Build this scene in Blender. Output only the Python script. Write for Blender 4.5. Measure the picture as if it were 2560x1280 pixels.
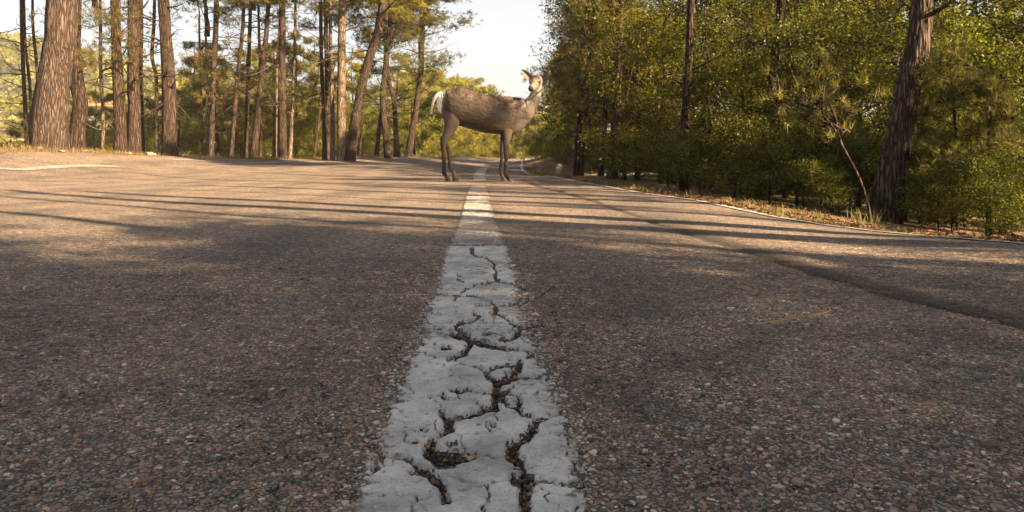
import bpy, math, random
import numpy as np
from mathutils import Vector, Matrix

for o in list(bpy.data.objects):
    bpy.data.objects.remove(o, do_unlink=True)
scene = bpy.context.scene
COL = scene.collection
rng = np.random.default_rng(7)
random.seed(7)

# ------------------------------------------------------------------ camera, world, sun, exposure
H = 0.40            # lens height above the road
F = 1800.0          # focal length in pixels of the 2560 px wide frame
HY = 385.0          # row of the horizon
cam_d = bpy.data.cameras.new('camera')
cam = bpy.data.objects.new('camera', cam_d)
COL.objects.link(cam)
cam.location = (0, 0, H)
cam.rotation_euler = (math.radians(90), 0, 0)
cam_d.sensor_width = 36.0
cam_d.lens = 36.0 * F / 2560.0
cam_d.shift_y = -(640 - HY) / 2560.0
cam_d.clip_start = 0.05
cam_d.clip_end = 5000
scene.camera = cam

SUN_EL = math.radians(29)
SUN_D = Vector((0.84, -0.54, 0)).normalized()      # horizontal direction towards the sun
world = bpy.data.worlds.new('World')
scene.world = world
world.use_nodes = True
wn = world.node_tree.nodes
wl = world.node_tree.links
bg = wn['Background']
sky = wn.new('ShaderNodeTexSky')
sky.sky_type = 'NISHITA'
sky.sun_disc = False
sky.sun_elevation = SUN_EL
sky.sun_rotation = math.atan2(SUN_D.x, SUN_D.y)
sky.air_density = 1.0
sky.dust_density = 3.0
sky.ozone_density = 1.0
hz = wn.new('ShaderNodeMix'); hz.data_type = 'RGBA'        # thin bright summer haze over the whole sky
hz.inputs[0].default_value = .65
hz.inputs[7].default_value = (1.85, 1.95, 2.06, 1)
wl.new(sky.outputs[0], hz.inputs[6])
wl.new(hz.outputs[2], bg.inputs[0])
bg.inputs[1].default_value = 0.05
sun_d = bpy.data.lights.new('sun', 'SUN')
sun = bpy.data.objects.new('sun', sun_d)
COL.objects.link(sun)
sun_d.energy = 5.0
sun_d.angle = math.radians(0.55)
sun_d.color = (1.0, 0.75, 0.47)
sdir = Vector((SUN_D.x * math.cos(SUN_EL), SUN_D.y * math.cos(SUN_EL), math.sin(SUN_EL)))
sun.rotation_euler = (-sdir).to_track_quat('-Z', 'Y').to_euler()
sun.location = (20, -10, 20)
scene.view_settings.view_transform = 'Standard'
scene.view_settings.look = 'None'
scene.view_settings.exposure = 2.75
scene.view_settings.gamma = 1
scene.view_settings.use_curve_mapping = False
scene.cycles.max_bounces = 5
scene.cycles.transparent_max_bounces = 4
scene.cycles.use_denoising = True

# ------------------------------------------------------------------ helpers
def tag(o, label=None, cat=None, group=None, kind=None):
    if label: o['label'] = label
    if cat: o['category'] = cat
    if group: o['group'] = group
    if kind: o['kind'] = kind
    return o

def link(o, parent=None):
    COL.objects.link(o)
    if parent is not None: o.parent = parent
    return o

def empty(name, loc=(0, 0, 0), rz=0):
    o = bpy.data.objects.new(name, None)
    o.empty_display_size = 0.2
    o.location = loc
    o.rotation_euler = (0, 0, rz)
    return link(o)

def mesh_np(name, V, Fc, mats, col=None, smooth=False, attrs=None, mat_idx=None):
    """Mesh from numpy: V (n,3); Fc one (m,k) array or a list of such arrays."""
    V = np.asarray(V, np.float32)
    Fs = Fc if isinstance(Fc, list) else [Fc]
    Fs = [np.asarray(f, np.int32) for f in Fs if len(f)]
    me = bpy.data.meshes.new(name)
    me.vertices.add(len(V))
    me.vertices.foreach_set('co', V.ravel())
    idx = np.concatenate([f.ravel() for f in Fs])
    tot = np.concatenate([np.full(len(f), f.shape[1], np.int32) for f in Fs])
    st = np.concatenate([[0], np.cumsum(tot)[:-1]]).astype(np.int32)
    me.loops.add(len(idx))
    me.loops.foreach_set('vertex_index', idx)
    me.polygons.add(len(tot))
    me.polygons.foreach_set('loop_start', st)
    try: me.polygons.foreach_set('loop_total', tot)
    except Exception: pass
    me.polygons.foreach_set('use_smooth', np.full(len(tot), bool(smooth)))
    for m in (mats if isinstance(mats, (list, tuple)) else [mats]): me.materials.append(m)
    if mat_idx is not None: me.polygons.foreach_set('material_index', np.asarray(mat_idx, np.int32))
    if col is not None:
        a = me.attributes.new('col', 'FLOAT_COLOR', 'POINT')
        c = np.ones((len(V), 4), np.float32)
        c[:, :3] = np.asarray(col)[:, :3]
        a.data.foreach_set('color', c.ravel())
    for k, v in (attrs or {}).items():
        a = me.attributes.new(k, 'FLOAT', 'POINT')
        a.data.foreach_set('value', np.asarray(v, np.float32))
    me.update(calc_edges=True)
    me.validate()
    return me

def ob(name, me, parent=None, loc=None):
    o = bpy.data.objects.new(name, me)
    if loc is not None: o.location = loc
    return link(o, parent)

def grid_faces(nr, nc):
    i = np.arange(nr - 1)[:, None] * nc + np.arange(nc - 1)[None, :]
    i = i.ravel()
    return np.stack([i, i + 1, i + 1 + nc, i + nc], 1)

def sst(a, b, x):
    t = np.clip((x - a) / (b - a), 0, 1)
    return t * t * (3 - 2 * t)

def _hash(ix, iy, s):
    n = (ix.astype(np.int64) * 374761393 + iy.astype(np.int64) * 668265263 + s * 1442695041) & 0x7fffffff
    n = (n ^ (n >> 13)) * 1274126177 & 0x7fffffff
    return ((n ^ (n >> 16)) & 0xffff) / 65535.0

def vnoise(x, y, s=0):
    x = np.asarray(x, float); y = np.asarray(y, float)
    ix = np.floor(x); iy = np.floor(y)
    fx = x - ix; fy = y - iy
    fx = fx * fx * (3 - 2 * fx); fy = fy * fy * (3 - 2 * fy)
    ix = ix.astype(np.int64); iy = iy.astype(np.int64)
    a = _hash(ix, iy, s); b = _hash(ix + 1, iy, s)
    c = _hash(ix, iy + 1, s); d = _hash(ix + 1, iy + 1, s)
    return (a * (1 - fx) + b * fx) * (1 - fy) + (c * (1 - fx) + d * fx) * fy

def fbm(x, y, s=0, o=4):
    v = 0; a = 0.5; t = 0
    for k in range(o):
        v = v + a * vnoise(x * 2 ** k, y * 2 ** k, s + k * 17); t += a; a *= 0.5
    return v / t

# ------------------------------------------------------------------ materials
def newmat(name):
    m = bpy.data.materials.new(name)
    m.use_nodes = True
    nt = m.node_tree
    p = nt.nodes['Principled BSDF']
    return m, nt, p

def node(nt, t, **kw):
    n = nt.nodes.new(t)
    for k, v in kw.items(): setattr(n, k, v)
    return n

def ramp(nt, stops, interp='LINEAR'):
    r = nt.nodes.new('ShaderNodeValToRGB')
    r.color_ramp.interpolation = interp
    e = r.color_ramp.elements
    while len(e) < len(stops): e.new(0.5)
    for i, (p, c) in enumerate(stops):
        e[i].position = p
        e[i].color = (c[0], c[1], c[2], 1)
    return r

def mixc(nt, fac, a, b, mode='MIX'):
    m = nt.nodes.new('ShaderNodeMix')
    m.data_type = 'RGBA'; m.blend_type = mode
    for s, v in ((m.inputs[0], fac), (m.inputs[6], a), (m.inputs[7], b)):
        if hasattr(v, 'is_output'): nt.links.new(v, s)
        elif isinstance(v, (int, float)): s.default_value = v
        else: s.default_value = (v[0], v[1], v[2], 1)
    return m.outputs[2]

PAL = np.array([(.035, .032, .028), (.085, .088, .082), (.115, .082, .06), (.135, .08, .055),
                (.18, .14, .105), (.22, .205, .185), (.065, .055, .046), (.10, .085, .07)])
PAL = PAL * np.array([1.6, 1.5, 1.38])

def asphalt_nodes(nt, p):
    tc = node(nt, 'ShaderNodeTexCoord')
    v = node(nt, 'ShaderNodeTexVoronoi'); v.inputs['Scale'].default_value = 118
    nt.links.new(tc.outputs['Object'], v.inputs['Vector'])
    sep = node(nt, 'ShaderNodeSeparateColor'); nt.links.new(v.outputs['Color'], sep.inputs[0])
    r = ramp(nt, [(0, PAL[0]), (.14, PAL[6]), (.3, PAL[2]), (.45, PAL[1]), (.58, PAL[7]), (.72, PAL[3]), (.84, PAL[4]), (.95, PAL[5])], 'CONSTANT')
    nt.links.new(sep.outputs[0], r.inputs[0])
    # dark binder between the stones
    e = node(nt, 'ShaderNodeTexVoronoi', feature='DISTANCE_TO_EDGE'); e.inputs['Scale'].default_value = 118
    nt.links.new(tc.outputs['Object'], e.inputs['Vector'])
    er = ramp(nt, [(0.0, (0, 0, 0)), (.16, (1, 1, 1))]); nt.links.new(e.outputs[0], er.inputs[0])
    c1 = mixc(nt, er.outputs[0], (.035, .028, .022), r.outputs[0])
    # patches of wear
    n = node(nt, 'ShaderNodeTexNoise'); n.inputs['Scale'].default_value = 1.7; n.inputs['Detail'].default_value = 6
    nt.links.new(tc.outputs['Object'], n.inputs['Vector'])
    nr = ramp(nt, [(.32, (.6, .6, .61)), (.5, (1, .97, .94)), (.68, (1.28, 1.18, 1.08))]); nt.links.new(n.outputs[0], nr.inputs[0])
    c2 = mixc(nt, 1.0, c1, nr.outputs[0], 'MULTIPLY')
    n3 = node(nt, 'ShaderNodeTexNoise'); n3.inputs['Scale'].default_value = 28; n3.inputs['Detail'].default_value = 5
    nt.links.new(tc.outputs['Object'], n3.inputs['Vector'])
    nr3 = ramp(nt, [(.34, (.5, .5, .5)), (.5, (1, 1, 1)), (.66, (1.45, 1.4, 1.33))]); nt.links.new(n3.outputs[0], nr3.inputs[0])
    c2 = mixc(nt, 1.0, c2, nr3.outputs[0], 'MULTIPLY')
    mp = node(nt, 'ShaderNodeMapping'); mp.inputs['Scale'].default_value = (1.6, .12, 1); mp.inputs['Rotation'].default_value = (0, 0, -.05)
    nt.links.new(tc.outputs['Object'], mp.inputs[0])
    n4 = node(nt, 'ShaderNodeTexNoise'); n4.inputs['Scale'].default_value = 1.5; n4.inputs['Detail'].default_value = 6; nt.links.new(mp.outputs[0], n4.inputs['Vector'])
    nr4 = ramp(nt, [(.38, (.78, .77, .76)), (.5, (1, 1, 1)), (.62, (1.14, 1.13, 1.12))]); nt.links.new(n4.outputs[0], nr4.inputs[0])
    c2 = mixc(nt, 1.0, c2, nr4.outputs[0], 'MULTIPLY')
    bump = node(nt, 'ShaderNodeBump'); bump.inputs['Distance'].default_value = 0.004; bump.inputs['Strength'].default_value = 0.9
    b1 = node(nt, 'ShaderNodeMath', operation='ADD')
    nt.links.new(er.outputs[0], b1.inputs[0]); nt.links.new(n3.outputs[0], b1.inputs[1])
    nt.links.new(b1.outputs[0], bump.inputs['Height'])
    nt.links.new(bump.outputs[0], p.inputs['Normal'])
    p.inputs['Roughness'].default_value = 0.8
    return c2, tc

m_road, nt, p = newmat('asphalt')
c, tc = asphalt_nodes(nt, p)
at = node(nt, 'ShaderNodeAttribute', attribute_name='stain')
tarc = mixc(nt, .9, c, (.026, .015, .008))
c = mixc(nt, at.outputs['Fac'], c, tarc)
nt.links.new(c, p.inputs['Base Color'])

def colmat(name, rough=0.8, trans=0.0, bump=None, spec=0.3, tint=None, vary=False):
    m, nt, p = newmat(name)
    a = node(nt, 'ShaderNodeAttribute', attribute_name='col')
    src = a.outputs['Color']
    if vary:
        oi = node(nt, 'ShaderNodeObjectInfo')
        vr = ramp(nt, [(0, (.55, .56, .6)), (.25, (1.2, 1.0, .7)), (.5, (.8, .85, .8)), (.75, (1.2, 1.15, .9)), (1, (.9, .75, .6))]); nt.links.new(oi.outputs['Random'], vr.inputs[0])
        src = mixc(nt, 1.0, src, vr.outputs[0], 'MULTIPLY')
    nt.links.new(src, p.inputs['Base Color'])
    p.inputs['Roughness'].default_value = rough
    p.inputs['Specular IOR Level'].default_value = spec
    if trans > 0:
        t = node(nt, 'ShaderNodeBsdfTranslucent')
        tint_c = mixc(nt, 1.0, src, tint or (1.5, 1.6, .7), 'MULTIPLY')
        nt.links.new(tint_c, t.inputs[0])
        mx = node(nt, 'ShaderNodeMixShader'); mx.inputs[0].default_value = trans
        nt.links.new(p.outputs[0], mx.inputs[1]); nt.links.new(t.outputs[0], mx.inputs[2])
        nt.links.new(mx.outputs[0], nt.nodes['Material Output'].inputs[0])
    if bump:
        tc = node(nt, 'ShaderNodeTexCoord')
        n = node(nt, 'ShaderNodeTexNoise'); n.inputs['Scale'].default_value = bump[0]; n.inputs['Detail'].default_value = 4
        nt.links.new(tc.outputs['Object'], n.inputs['Vector'])
        b = node(nt, 'ShaderNodeBump'); b.inputs['Distance'].default_value = bump[1]; b.inputs['Strength'].default_value = 1
        nt.links.new(n.outputs[0], b.inputs['Height']); nt.links.new(b.outputs[0], p.inputs['Normal'])
    return m

m_stone = colmat('aggregate_stone', .75, bump=(300, .002), spec=.35)
m_leaf = colmat('broad_leaf', .5, trans=.48, spec=.28, tint=(1.7, 1.55, .5), vary=True)
m_needle = colmat('pine_needle', .55, trans=.3, spec=.25, tint=(1.7, 1.5, .5), vary=True)
m_fur = colmat('deer_fur', .85, trans=.0, bump=(140, .006), spec=.15)
m_furhair = colmat('deer_hair', .75, trans=.25, spec=.25, tint=(1.1, 1.05, 1.0))
m_grass = colmat('grass_blade', .7, trans=.35, spec=.2, tint=(1.3, 1.25, .8))
m_litter = colmat('litter', .9, spec=.1)
m_farwood = colmat('far_wood', .9, spec=.1)

def paintmat(name, wear):
    m, nt, p = newmat(name)
    c, tc = asphalt_nodes(nt, p)
    n = node(nt, 'ShaderNodeTexNoise'); n.inputs['Scale'].default_value = 9; n.inputs['Detail'].default_value = 8; n.inputs['Roughness'].default_value = .65
    nt.links.new(tc.outputs['Object'], n.inputs['Vector'])
    pc = ramp(nt, [(.32, (.17, .162, .15)), (.5, (.31, .30, .28)), (.66, (.43, .405, .365))]); nt.links.new(n.outputs[0], pc.inputs[0])
    sp = node(nt, 'ShaderNodeTexNoise'); sp.inputs['Scale'].default_value = 240; sp.inputs['Detail'].default_value = 3
    nt.links.new(tc.outputs['Object'], sp.inputs['Vector'])
    spr = ramp(nt, [(.25, (.62, .6, .57)), (.5, (1, 1, 1))]); nt.links.new(sp.outputs[0], spr.inputs[0])
    pcol = mixc(nt, 1.0, pc.outputs[0], spr.outputs[0], 'MULTIPLY')
    w = node(nt, 'ShaderNodeTexNoise'); w.inputs['Scale'].default_value = 60; w.inputs['Detail'].default_value = 7; w.inputs['Roughness'].default_value = .75
    nt.links.new(tc.outputs['Object'], w.inputs['Vector'])
    at = node(nt, 'ShaderNodeAttribute', attribute_name='wear')
    ad = node(nt, 'ShaderNodeMath', operation='ADD'); nt.links.new(w.outputs[0], ad.inputs[0]); nt.links.new(at.outputs['Fac'], ad.inputs[1])
    wr = ramp(nt, [(.62 - wear, (0, 0, 0)), (.72 - wear, (1, 1, 1))]); nt.links.new(ad.outputs[0], wr.inputs[0])
    out = mixc(nt, wr.outputs[0], pcol, c)
    nt.links.new(out, p.inputs['Base Color'])
    bump = node(nt, 'ShaderNodeBump'); bump.inputs['Distance'].default_value = 0.0016; bump.inputs['Strength'].default_value = 0.7
    nt.links.new(sp.outputs[0], bump.inputs['Height']); nt.links.new(bump.outputs[0], p.inputs['Normal'])
    p.inputs['Roughness'].default_value = .65
    return m
m_paint = paintmat('road_paint', .055)
m_paint_worn = paintmat('worn_road_paint', .12)

def barkmat(name, cols, sc=1.0, bd=.02):
    m, nt, p = newmat(name)
    tc = node(nt, 'ShaderNodeTexCoord')
    mp = node(nt, 'ShaderNodeMapping'); mp.inputs['Scale'].default_value = (1, 1, .10)
    nt.links.new(tc.outputs['Object'], mp.inputs[0])
    nn = node(nt, 'ShaderNodeTexNoise'); nn.inputs['Scale'].default_value = 6 * sc; nn.inputs['Detail'].default_value = 4
    nt.links.new(mp.outputs[0], nn.inputs['Vector'])
    add = node(nt, 'ShaderNodeVectorMath', operation='MULTIPLY_ADD'); add.inputs[1].default_value = (.16 / sc,) * 3
    nt.links.new(nn.outputs['Color'], add.inputs[0]); nt.links.new(mp.outputs[0], add.inputs[2])
    v = node(nt, 'ShaderNodeTexVoronoi', feature='DISTANCE_TO_EDGE'); v.inputs['Scale'].default_value = 20 * sc
    nt.links.new(add.outputs[0], v.inputs['Vector'])
    vr = ramp(nt, [(0, (0, 0, 0)), (.22, (.85, .85, .85)), (.5, (1, 1, 1))]); nt.links.new(v.outputs[0], vr.inputs[0])
    v2 = node(nt, 'ShaderNodeTexVoronoi'); v2.inputs['Scale'].default_value = 20 * sc
    nt.links.new(add.outputs[0], v2.inputs['Vector'])
    sep = node(nt, 'ShaderNodeSeparateColor'); nt.links.new(v2.outputs['Color'], sep.inputs[0])
    fine = node(nt, 'ShaderNodeTexNoise'); fine.inputs['Scale'].default_value = 70 * sc; fine.inputs['Detail'].default_value = 5
    nt.links.new(mp.outputs[0], fine.inputs['Vector'])
    mm = node(nt, 'ShaderNodeMath', operation='MULTIPLY_ADD'); mm.inputs[1].default_value = .30; 
    nt.links.new(sep.outputs[0], mm.inputs[0])
    mf = node(nt, 'ShaderNodeMath', operation='MULTIPLY'); mf.inputs[1].default_value = .85
    nt.links.new(fine.outputs[0], mf.inputs[0]); nt.links.new(mf.outputs[0], mm.inputs[2])
    cr = ramp(nt, [(.1, cols[0]), (.5, cols[1]), (.9, cols[2])]); nt.links.new(mm.outputs[0], cr.inputs[0])
    c = mixc(nt, vr.outputs[0], tuple(x * .35 for x in cols[0]), cr.outputs[0])
    nt.links.new(c, p.inputs['Base Color'])
    h = node(nt, 'ShaderNodeMath', operation='MULTIPLY_ADD'); h.inputs[1].default_value = .25
    nt.links.new(fine.outputs[0], h.inputs[0]); nt.links.new(vr.outputs[0], h.inputs[2])
    b = node(nt, 'ShaderNodeBump'); b.inputs['Distance'].default_value = bd; b.inputs['Strength'].default_value = 1
    nt.links.new(h.outputs[0], b.inputs['Height']); nt.links.new(b.outputs[0], p.inputs['Normal'])
    p.inputs['Roughness'].default_value = .9; p.inputs['Specular IOR Level'].default_value = .15
    return m
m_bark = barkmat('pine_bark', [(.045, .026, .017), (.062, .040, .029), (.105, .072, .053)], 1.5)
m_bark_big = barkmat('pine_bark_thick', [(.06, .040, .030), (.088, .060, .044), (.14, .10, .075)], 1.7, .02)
m_bark_dark = barkmat('dark_bark', [(.028, .016, .011), (.055, .034, .023), (.10, .065, .045)], 1.5)  # dark bark; for the shaded pines the shade sits in the colour
m_bark_pale = barkmat('pale_bark', [(.09, .058, .04), (.17, .12, .085), (.27, .21, .155)], 1.8, .008)  # pale bark; on the sunlit pines it puts sunshine into the colour

def soilmat():
    m, nt, p = newmat('forest_floor')
    tc = node(nt, 'ShaderNodeTexCoord')
    n = node(nt, 'ShaderNodeTexNoise'); n.inputs['Scale'].default_value = 26; n.inputs['Detail'].default_value = 8; n.inputs['Roughness'].default_value = .7
    nt.links.new(tc.outputs['Object'], n.inputs['Vector'])
    r = ramp(nt, [(.3, (.05, .028, .014)), (.5, (.125, .068, .033)), (.7, (.24, .14, .07))]); nt.links.new(n.outputs[0], r.inputs[0])
    n2 = node(nt, 'ShaderNodeTexNoise'); n2.inputs['Scale'].default_value = .55; n2.inputs['Detail'].default_value = 5
    nt.links.new(tc.outputs['Object'], n2.inputs['Vector'])
    r2 = ramp(nt, [(.42, (0, 0, 0)), (.58, (1, 1, 1))]); nt.links.new(n2.outputs[0], r2.inputs[0])
    g = ramp(nt, [(.3, (.03, .04, .012)), (.7, (.10, .12, .035))]); nt.links.new(n.outputs[0], g.inputs[0])
    at = node(nt, 'ShaderNodeAttribute', attribute_name='green')
    ml = node(nt, 'ShaderNodeMath', operation='MULTIPLY'); nt.links.new(r2.outputs[0], ml.inputs[0]); nt.links.new(at.outputs['Fac'], ml.inputs[1])
    c = mixc(nt, ml.outputs[0], r.outputs[0], g.outputs[0])
    nt.links.new(c, p.inputs['Base Color'])
    b = node(nt, 'ShaderNodeBump'); b.inputs['Distance'].default_value = .03; nt.links.new(n.outputs[0], b.inputs['Height'])
    nt.links.new(b.outputs[0], p.inputs['Normal']); p.inputs['Roughness'].default_value = .95
    return m
m_soil = soilmat()

def plain(name, colr, rough=.6, spec=.3, nscale=None, var=.25):
    m, nt, p = newmat(name)
    p.inputs['Roughness'].default_value = rough
    p.inputs['Specular IOR Level'].default_value = spec
    tc = node(nt, 'ShaderNodeTexCoord')
    n = node(nt, 'ShaderNodeTexNoise'); n.inputs['Scale'].default_value = nscale or 12; n.inputs['Detail'].default_value = 5
    nt.links.new(tc.outputs['Object'], n.inputs['Vector'])
    r = ramp(nt, [(.3, tuple(x * (1 - var) for x in colr)), (.7, tuple(min(1, x * (1 + var)) for x in colr))])
    nt.links.new(n.outputs[0], r.inputs[0]); nt.links.new(r.outputs[0], p.inputs['Base Color'])
    return m

# ------------------------------------------------------------------ shape of the land
def unp(px, py, d):            # photo pixel at a known depth -> X, Y, Z
    return ((px - 1280) * d / F, d, H - (py - HY) * d / F)

CP = []
for y in (-14, -5, 0, 3, 6, 9, 13):
    for x in (-4.5, -2, 0, 1.2): CP.append((x, y, 0))
for y in (-10, -3, 0, 3): CP.append((-7, y, .02)); CP.append((-11, y, .15)); CP.append((2.6 if y > 1 else 2.9, y, 0))
CP += [(1.9, 6, 0), (1.3, 9, 0), (.9, 12, 0), (.3, 18, 0), (-.8, 20, 0), (.5, 25, 0), (.6, 31, -.01), (1.2, 37, -.03),
       (6, 41, -.1), (14, 43, -.2), (-1.5, 23, .04)]
for q in [(52, 378, 12.6), (-200, 378, 12), (125, 371, 14.2), (212, 379, 15.8), (300, 384.5, 18), (424, 388, 18.6), (530, 393, 22), (705, 398, 23), (853, 399, 23),
          (967, 393, 25), (1022, 390, 27), (1140, 391, 33), (1200, 395, 40), (1290, 404, 44),
          (52, 425, 11), (300, 417, 13.5), (600, 407, 19), (830, 405, 21.5), (1000, 412, 17)]:
    CP.append(unp(*q))
# slope falling away behind the left row of trees
for q in [(-100, 20, -.6), (-17, 24, -.9), (-14, 28, -1.0), (-9, 32, -.7), (-6, 34, -.5), (-24, 38, -3), (-14, 48, -2), (-4, 50, -.3), (4, 56, -.3),
          (-30, 60, -4), (-10, 66, -2.2), (10, 70, -.6), (-22, 16, -.8), (-22, 0, -.5), (-40, 20, -3)]:
    CP.append(q)
# right verge: falls a little near the lens, rises into a bank further on
for q in [(3.4, 3.3, -.14), (3.2, 5, -.2), (4.4, 6, -.3), (3, 7.4, -.14), (6, 8, -.3), (2.4, 10, -.06), (5, 12, -.15), (3.6, 0, -.1), (6, 0, -.35), (6, -6, -.3), (12, 5, -.4), (12, -10, -.3),
          (1.75, 14, -.05), (1.15, 18, -.05), (1.2, 22, .1), (1.3, 26, .3), (2.2, 30, .35), (3.2, 19, .5), (2.9, 24, 1.0), (6, 22, 1.2), (5, 28, 1.3), (9, 32, 1.3), (14, 26, 1.6), (20, 40, 1.0), (10, 18, .5), (16, 12, .2), (24, 20, 1.5)]:
    CP.append(q)
CP = np.array(CP, float)

def _tpsk(r2): return np.where(r2 > 1e-9, r2 * np.log(r2 + 1e-12), 0) * .5
_n = len(CP)
_d2 = ((CP[:, None, :2] - CP[None, :, :2]) ** 2).sum(-1)
_A = np.zeros((_n + 3, _n + 3)); _A[:_n, :_n] = _tpsk(_d2) + np.eye(_n) * .02
_P = np.column_stack([np.ones(_n), CP[:, :2]]); _A[:_n, _n:] = _P; _A[_n:, :_n] = _P.T
_W = np.linalg.solve(_A, np.concatenate([CP[:, 2], [0, 0, 0]]))
def gz(X, Y):
    X = np.atleast_1d(np.asarray(X, float)); Y = np.atleast_1d(np.asarray(Y, float))
    sh = X.shape; x = X.ravel(); y = Y.ravel()
    out = np.zeros(len(x))
    for s in range(0, len(x), 40000):
        xs = x[s:s + 40000]; ys = y[s:s + 40000]
        d2 = (xs[:, None] - CP[None, :, 0]) ** 2 + (ys[:, None] - CP[None, :, 1]) ** 2
        out[s:s + 40000] = _tpsk(d2) @ _W[:_n] + _W[_n] + _W[_n + 1] * xs + _W[_n + 2] * ys
    r = np.hypot(x, y - 15)
    out = np.clip(out, -5, 2.5)
    f = sst(38, 85, r)
    out = out * (1 - f) + (-3.2) * f
    # the road near the lens is flat
    m = sst(-5.5, -3.5, x) * (1 - sst(1.8, 2.5, x + .17 * y)) * (1 - sst(9, 13, y))
    out = out * (1 - m)
    return out.reshape(sh)
def g1(x, y): return float(gz([x], [y])[0])

RY = np.array([-14, 0, 2, 3.27, 3.81, 4.47, 5.54, 6.26, 8.18, 11.4, 15.3, 18, 22.5, 28, 33, 36, 37.5, 38.6, 39.6, 41, 47.])
RX = np.array([3.3, 2.85, 2.5, 2.23, 2.13, 1.94, 1.70, 1.60, 1.305, .91, .42, .33, .36, .46, .7, 1.15, 2.2, 5, 9, 16, 20.])
# left edge of the tarmac
LY = np.array([-14, 0, 8, 12.6, 14.8, 17.2, 20, 22.3, 23.5, 26, 29, 34, 40, 43, 46, 47])
LX = np.array([-10, -9.6, -9.4, -8.5, -8.55, -8.85, -8.2, -7.0, -5.8, -3.9, -3.0, -2.2, -1.2, .6, 4, 8])
def xr(y): return np.interp(y, RY, RX)
def xl(y): return np.interp(y, LY, LX)

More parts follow.
